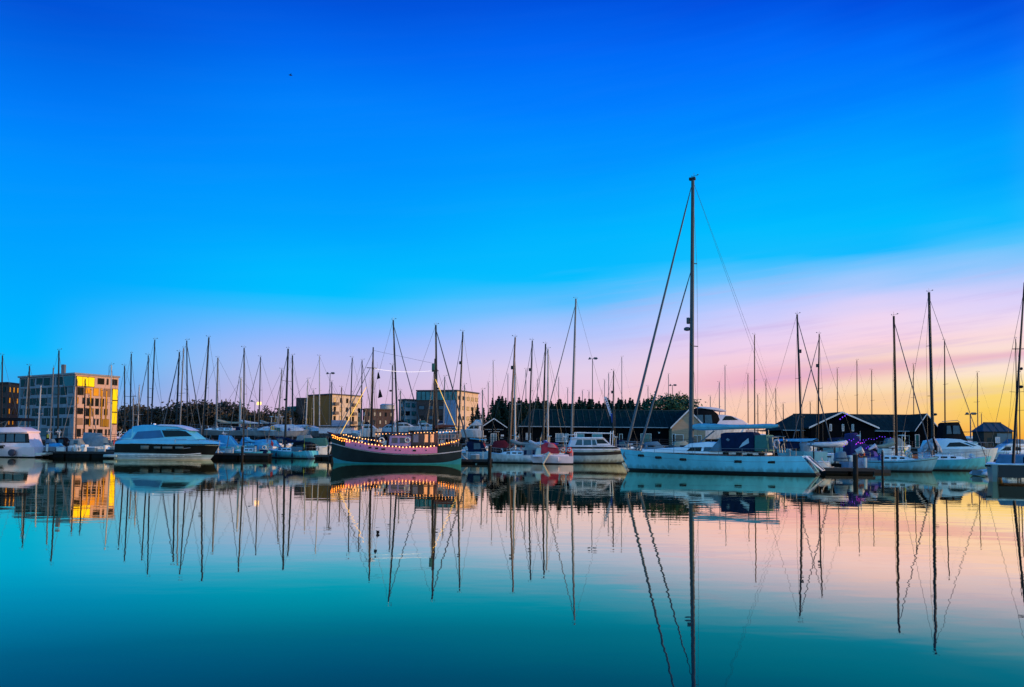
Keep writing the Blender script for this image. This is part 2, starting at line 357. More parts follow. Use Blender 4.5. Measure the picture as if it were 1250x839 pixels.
class House:
    """superstructure block: side profile polygon (x,z), half width w at the bottom tapering to w*tp at the top"""
    def __init__(s, root, name, poly, wd, tp, m, bevel=.05):
        s.w, s.tp = wd, tp; s.z0 = min(p[1] for p in poly); s.z1 = max(p[1] for p in poly)
        mb = MB(); mb.loops([(x,-s.y(z),z) for x,z in poly], [(x,s.y(z),z) for x,z in poly])
        s.o = mb.build(name, m, root, bevel=bevel)
    def y(s, z): return s.w*(1-(1-s.tp)*(z-s.z0)/max(.01,s.z1-s.z0))
    def panel(s, root, name, poly, m, near=-1, out=.014, label=None):
        mb = MB(); mb.loops([(x,near*(s.y(z)+out),z) for x,z in poly], [(x,near*(s.y(z)-.03),z) for x,z in poly])
        o = mb.build(name, m, root, smooth=False)
        if label: o['label'] = label
        return o
def rail(root, name, pts, down, r=.018, every=1.6, m=None, mid=True):
    mb = MB(); pts = [Vector(p) for p in pts]
    mb.tube(pts, r, 5)
    if mid: mb.tube([p - Vector((0,0,down*.48)) for p in pts], r*.6, 4)
    acc = 0
    for a, b_ in zip(pts, pts[1:]):
        k = max(1, round((b_-a).length/every))
        for i in range(k): p = a.lerp(b_, i/k); mb.tube([p, p-Vector((0,0,down))], r, 5)
    mb.tube([pts[-1], pts[-1]-Vector((0,0,down))], r, 5)
    return mb.build(name, m or STEEL, root)
def fender(root, p, r=.12, l=.6, m=None):
    b = MB(); b.tube([(p[0],p[1],p[2]+l/2+.1),(p[0],p[1],p[2]+l/2-.02),(p[0],p[1],p[2]+l*.35),(p[0],p[1],p[2]-l*.35),(p[0],p[1],p[2]-l/2)],[.02,r*.4,r,r,r*.4],8)
    return b.build('fender', m or FEND, root)
def wind_kit(root, T, r=.02):
    b = MB(); b.tube([T, T+Vector((0,0,.42))], r*.6, 4); b.tube([T+Vector((-.2,0,.1)), T+Vector((.34,0,.17))], r*.6, 4)
    b.box(T+Vector((.34,0,.22)), (.13,.03,.08)); b.box(T+Vector((-.2,0,.15)), (.05,.05,.1))
    return b.build('masthead_instrument', WIRE, root)
def boomcover(root, x0, x1, z, m, h=.42, droop=.15, name='sail_cover', tack=.35):
    """furled mainsail under its cover, from the mast (x0) aft to x1"""
    b = MB(); n = 10; pts = []; rs = []
    for i in range(n+1):
        t = i/n; pts.append((x0+(x1-x0)*t, 0, z + tack*(1-t)**3 - droop*math.sin(math.pi*t)*.6)); rs.append((h/2)*(1.15-.55*t) * (.6 if i in (0, n) else 1)*(1+.08*math.sin(7*t+x0)))
    b.tube(pts, rs, 8); o = b.build(name, m, root); return o

def torus(mb, c, R_, r, ax='y', seg=12):
    c = Vector(c); pts = []
    for k in range(seg+1):
        a = 2*math.pi*k/seg; pts.append(c + (Vector((R_*math.cos(a),0,R_*math.sin(a))) if ax == 'y' else Vector((R_*math.cos(a),R_*math.sin(a),0)) if ax == 'z' else Vector((0,R_*math.cos(a),R_*math.sin(a)))))
    mb.tube(pts, r, 6)
ENS = mat('ensign_red', (.40,.03,.04), .8); YB = mat('buoy_yellow', (.75,.50,.03), .6); OFFW = mat('canister_white', (.62,.62,.60), .4); MAROON = mat('cover_maroon', (.12,.015,.025), .85, spec=.1)
gr = random.Random(77)
def deck_gear(root, L, B, edge, dz, near, n=6, stern=True):
    """the loose gear of a lived-in boat: dodgers, buoys, vents, coiled ropes, aerials (bow at +x)"""
    def E(x): return edge(x)
    if stern:
        b = MB(); x = -L*.46; yb, ze = E(x); 
        pts = [(x+L*.16, -E(x+L*.16)[0]+.05, E(x+L*.16)[1]+.75), (x, -yb+.05, ze+.8), (x, yb-.05, ze+.8), (x+L*.16, E(x+L*.16)[0]-.05, E(x+L*.16)[1]+.75)]
        b.tube(pts, .022, 5); b.tube([Vector(p)-Vector((0,0,.38)) for p in pts], .018, 5)
        for p in pts: b.tube([p, Vector(p)-Vector((0,0,.8))], .02, 5)
        b.build('stern_rail', STEEL, root)
    kinds = ['dodger','dodger','lifebuoy','vent','rope_coil','ensign','aerial','hatch','solar_panel','wind_generator','danbuoy','liferaft','winch','cool_box']
    gr.shuffle(kinds)
    for k in kinds[:n]:
        b = MB()
        if k == 'dodger':
            x0 = -L*gr.uniform(.34,.42); x1 = x0 + L*gr.uniform(.14,.22); (ya,za),(yb,zb) = E(x0),E(x1)
            b.loops([(x0,near*(ya-.05),za+.05),(x1,near*(yb-.05),zb+.05),(x1,near*(yb-.05),zb+.60),(x0,near*(ya-.05),za+.60)],[(x0,near*(ya-.08),za+.05),(x1,near*(yb-.08),zb+.05),(x1,near*(yb-.08),zb+.60),(x0,near*(ya-.08),za+.60)])
            b.build('dodger', gr.choice((C_NAVY,C_BLACK,C_NAVY,C_GREEN,C_SLATE)), root)
        elif k == 'lifebuoy':
            x = -L*.40; y, z = E(x); torus(b, (x, near*(y-.02), z+.5), .24, .075); b.build('lifebuoy', gr.choice((ORANGE,YB,OFFW,OFFW)), root)
        elif k == 'vent':
            for x in (L*.05, L*.18): b.tube([(x,near*.35,dz+.3),(x,near*.35,dz+.62),(x+.14,near*.35,dz+.70)], [.06,.06,.10], 7)
            b.build('cowl_vent', OFFW, root)
        elif k == 'rope_coil':
            x = L*gr.uniform(-.05,.25); y, z = E(x); torus(b, (x, near*(y-.1), z+.35), .16, .05); torus(b, (x+.05, near*(y-.14), z+.33), .14, .05); b.build('rope_coil', gr.choice((C_TAN,C_WHITE,C_BLUE)), root)
        elif k == 'ensign':
            x = -L*.47; z = E(x)[1]; b.tube([(x,0,z),(x-.25,0,z+1.5)], .018, 5); b.build('flag_staff', WOODD, root); b = MB()
            b.loops([(x-.25,-.012,z+1.45),(x-.16,-.012,z+.85),(x-.42,-.03,z+.55),(x-.52,-.05,z+1.0)],[(x-.25,.012,z+1.45),(x-.16,.012,z+.85),(x-.42,.0,z+.55),(x-.52,-.02,z+1.0)]); b.build('ensign', gr.choice((ENS,C_NAVY)), root)
        elif k == 'aerial':
            x = -L*.42; y, z = E(x); b.tube([(x,-near*(y-.2),z),(x,-near*(y-.2),z+2.4)], .016, 4); b.build('whip_aerial', WIRE, root)
        elif k == 'hatch':
            for x in (-.06*L,.10*L): b.box((x,0,dz+.46),(.55,.55,.08))
            b.build('hatch', GLASS, root)
        elif k == 'solar_panel':
            x = -L*.44; z = E(x)[1]; b.box((x,0,z+1.1),(.7,1.1,.05)); b.tube([(x,0,z),(x,0,z+1.1)],.03,5); b.build('solar_panel', GLASS, root)
        elif k == 'wind_generator':
            x = -L*.45; y, z = E(x); b.tube([(x,near*(y-.25),z),(x,near*(y-.25),z+2.3)],.035,6); b.tube([(x-.3,near*(y-.25),z+2.3),(x+.25,near*(y-.25),z+2.3)],[.04,.09],6)
            for a in range(3): b.tube([(x+.27,near*(y-.25),z+2.3),(x+.27,near*(y-.25)+.5*math.cos(a*2.094),z+2.3+.5*math.sin(a*2.094))],[.05,.015],4)
            b.build('wind_generator', OFFW, root)
        elif k == 'danbuoy':
            x = -L*.43; y, z = E(x); b.tube([(x,near*(y-.05),z+.2),(x,near*(y-.05),z+2.1)],.02,4); b.tube([(x,near*(y-.05),z+.5),(x,near*(y-.05),z+.9)],.08,7); b.build('danbuoy', YB, root)
        elif k == 'liferaft':
            x = L*.30; z = E(x)[1]; b.tube([(x,-.35,z+.22),(x,.35,z+.22)],.2,9); b.build('liferaft_canister', OFFW, root)
        elif k == 'winch':
            for x in (-.20*L,-.26*L):
                y, z = E(x); b.tube([(x,near*(y-.35),z+.05),(x,near*(y-.35),z+.3)],[.09,.07],8)
            b.build('winch', STEEL, root)
        else:
            x = -L*.3; z = E(x)[1]; b.box((x,near*.3,z+.25),(.5,.35,.4)); b.build('cool_box', gr.choice((C_BLUE,ORANGE,OFFW)), root)
def sailboat(label, top, bpx, Y, stay=None, L=None, head=180, hm=WHITE, boot=BLACKB, stripe=None, cover=None, boom=True, z0=0, mm=ALU, mr=.085, furl=None, det=2, hood=None, tarp=None, spread=1, bits=(), B=None, fb=None, bimini=None, rl=True, backst=True, group='sailing yachts moored in the marina', cat='sailing yacht', rad=True, foot=None, wr=.016, mpos=.08, fend=0):
    h = R(head); ch = math.cos(h)
    if not z0: Y = Yfix(bpx, Y)
    if L is None: L = 2.75*abs(stay)*Y/1000/max(.35,abs(ch)) if stay else 9.0
    L = max(6.2, min(16, L)); B = B or (.8+.24*L); fb = fb or (.95+.01*L, .82+.015*L, 1.15+.03*L)
    base = at(bpx, 530, Y)
    root = thing('sailing_yacht', label, cat, (base.x - math.cos(h)*mpos*L, Y - math.sin(h)*mpos*L, 0), h, group)
    inv = Matrix.Rotation(-h, 3, 'Z')
    T = inv @ (at(top[0], top[1], Y) - Vector(root.location)); mx = mpos*L
    T.y *= .6
    near = -1 if ch >= 0 else 1
    kl = (z0-LANDZ) if z0 else 0
    _, edge = hull(root, L, B, fb, rake=.11*L, srake=.05*L, mats=(hm, boot, stripe or hm, DECK), z0=z0, keel=max(0,kl-.4) if kl else 0, transom=.72)
    if z0:
        for sx in (-.22,.12):
            for sy in (-1,1): lg = MB(); lg.tube([(sx*L, sy*B*.36, z0+.25), (sx*L, sy*B*.55, LANDZ)], .05, 5); lg.build('shore_prop', STEEL, root)
    dz = z0+fb[1]
    cb = House(root, 'cabin', [(-.16*L,dz-.05),(-.17*L,dz+.42),(-.02*L,dz+.46),(.14*L,dz+.36),(.26*L,dz+.06),(.26*L,dz-.05)], B*.30, .82, hm if det > 1 and hm in (WHITE,CREAM,PINKW) else WHITE)
    if det > 1:
        for x0, x1 in ((-.13,-.07),(-.05,.02),(.05,.11)):
            cb.panel(root, 'window', [(x0*L,dz+.14),(x1*L,dz+.14),(x1*L-.03,dz+.31),(x0*L+.03,dz+.31)], GLASS, near)
    mb = MB(); mb.tube([(mx,0,z0+.3), Vector((mx,0,z0+1)).lerp(T,.5), T], [mr*1.3, mr*1.2, mr*.95], 8); ma = mb.build('mast', mm, root)
    ml = T.z - z0 - 1
    P = lambda f: Vector((mx,0,z0+1)).lerp(T, f)
    fr = (.55,) if spread == 1 else (.38,.68)
    sw = min(.95, B*.3)
    for f_ in fr:
        s = MB(); p = P(f_); s.tube([p+Vector((-.15,-sw,.05)), p, p+Vector((-.15,sw,.05))], .028, 5); s.build('spreader', mm, ma)
    wind_kit(ma, T)
    if rad:
        s = MB(); p = P(rad if isinstance(rad, float) else .62)+Vector((.24,0,0)); s.tube([p-Vector((0,0,.12)), p-Vector((0,0,.06)), p+Vector((0,0,.08)), p+Vector((0,0,.13))], [.08,.22,.22,.1], 10)
        s.build('radar_dome', mm if mm is not MWHITE else WHITE, ma) if 'radar' in bits else s.bm.free()
        if 'reflector' in bits:
            s = MB(); p = P(.74)+Vector((.2,0,0)); s.box(p, (.26,.26,.42)); s.build('radar_reflector', ALU, ma)
    bow = Vector(((foot if foot is not None else L/2-.35), 0, edge(L/2-.35)[1]+.05))
    fs = MB(); hi = P(.97)
    if furl: fs.tube([bow, bow.lerp(hi,.06), bow.lerp(hi,.5), bow.lerp(hi,.95), hi], [.03, furl, furl*.85, furl*.55, .02], 7); fs.build('furled_genoa', ROPED if mm in (ALU,MDARK) else ROPE, root)
    else: fs.tube([bow, hi], wr*1.2, 4); fs.build('forestay', WIRE, root)
    if backst:
        fs = MB(); fs.tube([Vector((-L/2+.25,0,edge(-L/2+.3)[1])), T], wr, 4); fs.build('backstay', WIRE, root)
    if det > 1:
        for sy in (-1,1):
            s = MB(); p = P(fr[-1])+Vector((-.15,sy*sw,.05)); s.tube([Vector((mx-.2,sy*B*.42,edge(mx)[1])), p, P(.96)], wr, 4); s.build('shroud', WIRE, root)
    bz = dz+1.15
    if boom:
        s = MB(); s.tube([(mx-.1,0,bz),(-.30*L,0,bz+.05)], .06, 6); bo = s.build('boom', mm, root)
        if cover: boomcover(bo, mx-.12, -.31*L, bz+.22, cover)
    if hood: House(root, 'sprayhood', [(-.19*L,dz+.35),(-.19*L,dz+1.0),(-.12*L,dz+.98),(-.05*L,dz+.40)], B*.29, .85, hood)
    if bimini: House(root, 'cockpit_tent', [(-.42*L,dz+.1),(-.42*L,dz+1.05),(-.33*L,dz+1.3),(-.19*L,dz+1.25),(-.16*L,dz+.3)], B*.33, .8, bimini)
    if tarp:
        House(root, 'winter_tarpaulin', [(-.45*L,dz+.05),(-.46*L,dz+.7),(-.2*L,dz+1.05),(.08*L,dz+1.2),(.3*L,dz+.75),(.40*L,dz+.12)], B*.44, .25, tarp, bevel=.12)
    if det > 1 and rl:
        for sy in (-1,1):
            pts = []
            for k in range(8):
                x = -L*.42 + k*(L*.86)/7; yb, ze = edge(x); pts.append((x, sy*max(.05,yb-.06), ze+.62))
            rail(root, 'guard_rail', pts, .62, r=.013, every=1.5)
    if det > 1: deck_gear(root, L, B, edge, dz, near, n=7)
    elif not z0: deck_gear(root, L, B, edge, dz, near, n=4, stern=False)
    for k in range(fend):
        x = -L*.25 + k*L*.3; yb, ze = edge(x); fender(root, (x, near*(yb+.13), ze-.5))
    return root

class Px:
    """local frame of a boat measured in photo pixels: x to the right of the picture, z up from the water"""
    def __init__(s, cx, Y, rz=0, z0=0, scale=1):
        Y = Yfix(cx, Y)
        s.cx, s.Y, s.k = cx, Y, Y/F; s.c = math.cos(rz); s.rz = rz
        p = at(cx, HOR, Y); s.loc = (p.x, Y, 0)
    def __call__(s, px, py):
        u = (px if px > 0 or px < -.5 else s.cx); k = at(u, HOR, s.Y).x; c, n = math.cos(s.rz), math.sin(s.rz)
        x = (k - s.loc[0]) / (c - n*k/s.Y); return (x, at(u, py, s.Y + x*n).z)
    def poly(s, *pts): return [s(*p) for p in pts]

def motorboat(name, label, px0, px1, Y, sgn, fbpx, B=None, rz=0, hm=WHITE, boot=BLACKB, stripe=None, strw=(.25,.17), houses=(), cat='motorboat', group='motorboats moored in the marina', rake=None, srake=.0, z0=0, transom=.85, rails=None, platform=True, bootz=.12):
    """fbpx = pixel rows of the deck edge at stern, middle, bow. houses = (name, polygon, halfwidth share, taper, material, [(part name, polygon, material), ...])"""
    q = Px((px0+px1)/2, Y, rz); L = (px1-px0)*q.k/q.c; B = B or min(4.2, .9+.25*L)
    root = thing(name, label, cat, q.loc, rz, group)
    fb = [q(0,y)[1]-z0 for y in fbpx]
    h_, edge = hull(root, L, B, fb, rake if rake is not None else .14*L, srake, sgn=sgn, mats=(hm, boot, stripe or hm, DECK), stripe=strw, transom=transom, flare=.8, z0=z0, boot=bootz, full=2.6)
    hs = []
    for nm, pl, ws, tp, m, parts in houses:
        H = House(root, nm, q.poly(*pl), B/2*ws, tp, m); hs.append(H)
        for k_, (pn, pp, pm) in enumerate(parts): H.panel(root if nm != 'cabin' else H.o, pn, q.poly(*pp), pm, out=.014+.006*k_)
    if rails:
        for sy in (-1,1):
            pts = []
            for px, up in rails:
                x = q(px,0)[0]; yb, ze = edge(x); pts.append((x, sy*max(.06,yb-.08), ze+up))
            rail(root, 'bow_rail', pts, .5, r=.016, every=1.3, mid=False)
    if platform and not z0:
        x = -sgn*(L/2+.35); b = MB(); b.box((x,0,.28), (.8,B*.72,.09)); b.build('swim_platform', hm if hm is not NAVY else WHITE, root, bevel=.02)
    root_q = q
    return root, q, B, edge
# ------------------------------------------------------------------ buildings
GW = mat('window_glass_dark', (.006,.009,.013), .15, var=.4, scale=.4, spec=.15)
GM = mat('window_glass_sunset_glow', (.75,.36,.05), .10, .7, var=.25, scale=.3, emit=(1,.40,.03), es=.16)  # amber tint and weak emission stand in for sunset reflected in the panes
GGOLD = mat('golden_glow_glazing', (.8,.6,.02), .08, .3, var=.06, scale=.3, emit=(1,.60,.0), es=.62)  # emission stands in for the sunset mirrored in the glass
def wall_panel(mb, p0, p1, a0, a1, z0, z1, d0, d1):
    """box lying on the wall p0->p1 between fractions a0..a1, heights z0..z1, from d0 to d1 in front of it"""
    e = Vector((p1[0]-p0[0], p1[1]-p0[1], 0)); nrm = Vector((e.y, -e.x, 0)).normalized()
    A = Vector((p0[0],p0[1],0)) + e*a0; B_ = Vector((p0[0],p0[1],0)) + e*a1
    q = lambda p, d, z: p + nrm*d + Vector((0,0,z))
    mb.loops([q(A,d0,z0),q(B_,d0,z0),q(B_,d1,z0),q(A,d1,z0)], [q(A,d0,z1),q(B_,d0,z1),q(B_,d1,z1),q(A,d1,z1)])
def prism_xy(root, name, pts, z0, z1, m, bevel=0):
    b = MB(); b.loops([(x,y,z0) for x,y in pts], [(x,y,z1) for x,y in pts]); return b.build(name, m, root, bevel=bevel, smooth=False)
def windows(root, p0, p1, cells, frame, glass, d=.06, pane=True):
    for (a0,a1,z0,z1,*g) in cells:
        gm = g[0] if g else glass
        ln = (Vector(p1[:2])-Vector(p0[:2])).length; fa = .10/ln
        b = MB(); wall_panel(b, p0, p1, a0, a1, z0, z1, -.05, d); f_ = b.build('window', frame, root, smooth=False)
        b = MB(); wall_panel(b, p0, p1, a0+fa, a1-fa, z0+.1, z1-.1, d-.04, d+.02); b.build('pane', gm, f_, smooth=False)
rb = random.Random(3)
# six-storey waterside block, corner towards the camera, evening sun on its right face
C0 = at(92,455,230); Lf = at(24,460.5,246); Rt = at(145,459.5,242)
org = Vector((C0.x, C0.y, LANDZ))
t = thing('apartment_block', 'six storey flat-roofed block, dark left side, right side lit pink with golden glazing', 'apartment building', org, 0, 'buildings behind the marina')
c = (0,0); l = (Lf.x-C0.x, Lf.y-C0.y); r_ = (Rt.x-C0.x, Rt.y-C0.y); bk = (l[0]+r_[0], l[1]+r_[1])
H1 = C0.z-LANDZ
BRW = mat('window_brown_blind', (.20,.085,.05), .5)
PGREY = mat('pane_grey_blind', (.09,.10,.115), .4)
CLAD = mat('cladding_grey', (.24,.245,.28), .7, var=.18, scale=.5); CLADP = mat('cladding_sunlit_pink', (.60,.36,.28), .7, var=.12, scale=.5)
DKP = mat('panel_dark', (.007,.009,.013), .8, var=.3, spec=.05)
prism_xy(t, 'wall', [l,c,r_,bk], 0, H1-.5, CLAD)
ov = .35
prism_xy(t, 'roof', [(l[0]*1.01-.2,l[1]-.3),(0.1,-.5),(r_[0]*1.02+.3,r_[1]),(bk[0],bk[1]+.3)], H1-.5, H1, mat('roof_fascia', (.25,.24,.25), .7))
# right face gets a skin with the sun's warm pink put into its colour
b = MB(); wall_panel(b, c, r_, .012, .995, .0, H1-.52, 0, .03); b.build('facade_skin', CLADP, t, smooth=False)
fh = (H1-1.2)/6
for k in range(1,6):
    b = MB(); wall_panel(b, l, c, .0, .998, k*fh+.35, k*fh+.62, 0, .10); b.build('floor_band', CLAD, t, smooth=False)
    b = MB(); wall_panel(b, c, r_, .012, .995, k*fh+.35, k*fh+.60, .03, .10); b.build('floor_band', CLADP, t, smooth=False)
cells = []
for k in range(6):
    x = .012 + rb.uniform(0,.03)
    while x < .93:
        wd = rb.choice((.05,.075,.11)); x1 = min(.985, x+wd)
        if k == 5 and x > .78: break
        lo = rb.choice((.95,.95,1.35)); cells.append((x, x1, k*fh+lo, k*fh+fh+.22, rb.choice((GW,GW,GW,PGREY))))
        x = x1 + rb.choice((.012,.02,.035))
windows(t, l, c, cells, DKP, GW)
b = MB(); wall_panel(b, l, c, .80, .985, 5*fh+.5, 6*fh+.3, .0, .16); o = b.build('window', mat('teal_glazing', (.03,.10,.13), .1), t, smooth=False); o['label'] = 'dark teal corner glazing on the top floor'
cells = []
for k in range(6):
    x = .04 if k < 5 else .50
    while x < (.80 if k < 5 else .95):
        wd = rb.choice((.05,.09,.13,.16)); x1 = min(.83 if k < 5 else .97, x+wd)
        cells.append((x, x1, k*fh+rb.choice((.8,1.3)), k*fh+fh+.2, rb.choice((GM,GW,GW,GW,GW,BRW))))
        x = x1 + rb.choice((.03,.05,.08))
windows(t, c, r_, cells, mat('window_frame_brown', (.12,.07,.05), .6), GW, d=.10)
b = MB(); wall_panel(b, c, r_, .015, .43, 5*fh+.35, 6*fh+.30, .0, .20); o = b.build('window', DKP, t, smooth=False); o['label'] = 'large golden corner window with sunset glow put into its panes'
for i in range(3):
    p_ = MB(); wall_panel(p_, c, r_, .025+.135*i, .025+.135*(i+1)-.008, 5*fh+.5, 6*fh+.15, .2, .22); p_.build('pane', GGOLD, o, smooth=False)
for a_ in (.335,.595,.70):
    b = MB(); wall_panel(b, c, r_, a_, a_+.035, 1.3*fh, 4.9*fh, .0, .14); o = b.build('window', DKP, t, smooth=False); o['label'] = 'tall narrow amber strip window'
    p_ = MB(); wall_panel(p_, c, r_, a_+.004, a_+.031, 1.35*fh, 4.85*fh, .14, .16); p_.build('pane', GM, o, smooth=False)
b = MB(); wall_panel(b, c, r_, .845, .985, 1.55*fh, 5*fh+.3, .0, .18); o = b.build('stair_glazing', DKP, t, smooth=False); o['label'] = 'tall golden stair window'
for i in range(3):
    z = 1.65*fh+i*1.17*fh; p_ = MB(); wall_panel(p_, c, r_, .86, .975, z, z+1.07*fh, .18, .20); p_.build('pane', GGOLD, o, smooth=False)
b = MB(); b.box((l[0]*.27, l[1]*.27+2, H1+1.4), (.9,.9,2.8)); b.build('flue', mat('plant_room_grey',(.12,.13,.15),.7), t)
b = MB(); b.tube([(5,9,H1),(5,9,H1+2.8)],.06,6); b.tube([(5,9,H1+2.8),(5.8,9,H1+2.9)],.05,5); b.build('roof_aerial', ALU, t)

def simple_block(label, pL, pC, pR, Y, YL, YR, wm, wmR, fl, colsL, colsR, name='apartment_block', glassL=GW, glassR=GM, frL=DKP, frR=None, roofm=None, win=(.32,.68), winh=(.30,.82)):
    C0 = at(pC[0],pC[1],Y); A = at(pL[0],pL[1],YL); Z = at(pR[0],pR[1],YR)
    t = thing(name, label, 'apartment building', (C0.x,C0.y,LANDZ), 0, 'buildings behind the marina')
    c=(0,0); l=(A.x-C0.x,A.y-C0.y); r=(Z.x-C0.x,Z.y-C0.y); bk=(l[0]+r[0],l[1]+r[1]); H=C0.z-LANDZ
    prism_xy(t,'wall',[l,c,r,bk],0,H-.4,wm)
    prism_xy(t,'roof',[(l[0]-.3,l[1]-.2),(0,-.6),(r[0]+.4,r[1]-.1),(bk[0],bk[1]+.4)],H-.4,H,roofm or mat('roof_dark',(.06,.055,.06),.8))
    if wmR:
        b=MB(); wall_panel(b,c,r,.012,.995,0,H-.42,0,.03); b.build('facade_skin',wmR,t,smooth=False)
    fh=(H-.8)/fl
    for (p0,p1,n,gl,fr) in ((l,c,colsL,glassL,frL),(c,r,colsR,glassR,frR or DKP)):
        cells=[]
        for k in range(fl):
            for i in range(n):
                a=(i+win[0])/n; e=(i+win[1])/n
                g = gl if rb.random()<.7 else GW
                cells.append((a,e,k*fh+fh*winh[0],k*fh+fh*winh[1],g))
        windows(t,p0,p1,cells,fr,GW,d=.09)
    return t,l,c,r,H,fh
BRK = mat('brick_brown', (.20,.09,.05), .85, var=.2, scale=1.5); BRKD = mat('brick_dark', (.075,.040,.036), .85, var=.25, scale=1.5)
GM2 = mat('window_glass_warm', (.60,.45,.26), .25, .3)
REND = mat('render_warm', (.70,.52,.38), .8, var=.1, scale=.4); PALE = mat('render_pale', (.45,.44,.44), .8)
OLIVE = mat('cladding_olive_brown', (.42,.115,.014), .8, var=.15, scale=.5, streak=(1,1,.2))
# brown block at the left edge
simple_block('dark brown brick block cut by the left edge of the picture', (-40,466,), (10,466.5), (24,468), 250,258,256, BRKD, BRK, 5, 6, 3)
# brown-sided block with balconies
t,l,c,r,H,fh = simple_block('brown-sided five storey block with a lit balconied front, left of the old schooner', (376,481.5),(405,480.5),(442,484.5),280,290,292, OLIVE, REND, 5, 0, 5, glassR=GM2)
for k in range(1,5):
    for i in (0,3):
        b=MB(); wall_panel(b,c,r,(i+.25)/5,(i+.85)/5,k*fh-.1,k*fh+.95,.03,1.1); b.build('balcony',mat('balcony_rail',(.13,.09,.08),.6),t,smooth=False)
b=MB(); b.box((l[0]-2.2,l[1]+3,(H-1)/2),(4.2,5,H-1.0)); b.build('side_wing',BRKD,t)
simple_block('small teal-roofed brick house in shadow left of the brown-sided block', (350,497),(361,496),(369,497.5),290,296,297, mat('teal_dark',(.03,.09,.09),.8), None, 3, 2, 1, name='terraced_house', roofm=mat('roof_teal',(.05,.20,.20),.7))
# low brown block behind the schooner foremast
simple_block('low dark brown block with lit windows between the two larger blocks', (443,499),(447,498.5),(481,501),290,296,296, BRKD, BRKD, 4, 1, 5, glassR=mat('window_pale',(.55,.45,.36),.2,.4))
b=MB(); p=at(471,500,296)
t=thing('gasholder_drum','round grey plant drum on the roof line behind the schooner','plant drum',(p.x,p.y+3,LANDZ)); b.tube([(0,0,0),(0,0,p.z-LANDZ+1.6)],2.6,20); b.build('drum',PALE,t); b=MB(); b.tube([(0,0,p.z-LANDZ+1.6),(0,0,p.z-LANDZ+2.1)],[2.8,2.0],20); b.build('cap',PALE,t)
# brown and teal block with pale right wing
TEALG = mat('teal_glass_storey', (.006,.19,.21), .15, var=.4, scale=.5, spec=.4)
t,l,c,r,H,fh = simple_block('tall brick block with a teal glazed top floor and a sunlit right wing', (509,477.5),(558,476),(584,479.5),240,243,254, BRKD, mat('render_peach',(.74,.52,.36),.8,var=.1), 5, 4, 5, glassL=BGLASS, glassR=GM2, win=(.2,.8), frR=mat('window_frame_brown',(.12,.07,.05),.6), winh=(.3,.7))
b=MB(); wall_panel(b,l,c,-.012,1.0,H-3.0,H-.55,0,.25); o=b.build('glazed_storey',TEALG,t,smooth=False)
for k in range(9):
    p_=MB(); wall_panel(p_,l,c,k/9+.0,k/9+.012,H-2.9,H-.6,.25,.31); p_.build('mullion',DKP,o,smooth=False)
b=MB(); wall_panel(b,l,c,.70,.985,0,H-3.05,0,.35); b.build('blue_grey_bay',mat('cladding_blue_grey',(.20,.27,.40),.7),t,smooth=False)
b=MB(); wall_panel(b,l,c,.22,.40,4.1,5.4,.05,.2); b.build('sign_board',mat('sign_pale',(.7,.66,.66),.6),t,smooth=False)
simple_block('narrow pale block with teal window bays against the tall brick block', (487,487.5),(494,487),(509,487.5),246,250,249, mat('teal_dark2',(.05,.09,.10),.8), mat('render_blue_grey',(.30,.38,.44),.8), 5, 1, 2, glassL=BGLASS, glassR=TEALG, win=(.15,.85))
# bridge house / pontoon gate office right of the brown block
t=thing('harbour_office','low white harbour office on dark posts left of the schooner bow','office',(at(411,535,134).x,134,LANDZ))
b=MB(); b.box((0,0,2.1),(5.2,3,1.0)); b.build('wall',PINKW,t); b=MB(); b.box((.6,0,3.2),(2.4,2.6,1.1)); b.build('upper_cabin',mat('cabin_blue_grey',(.25,.29,.42),.6),t)
b=MB(); b.box((0,0,2.68),(5.8,3.6,.14)); b.build('roof',BLACKB,t)
for i in range(9):
    b=MB(); b.box((-2.4+i*.6,-1.4,.8),(.12,.12,1.6)); b.build('post',BLACKB,t)

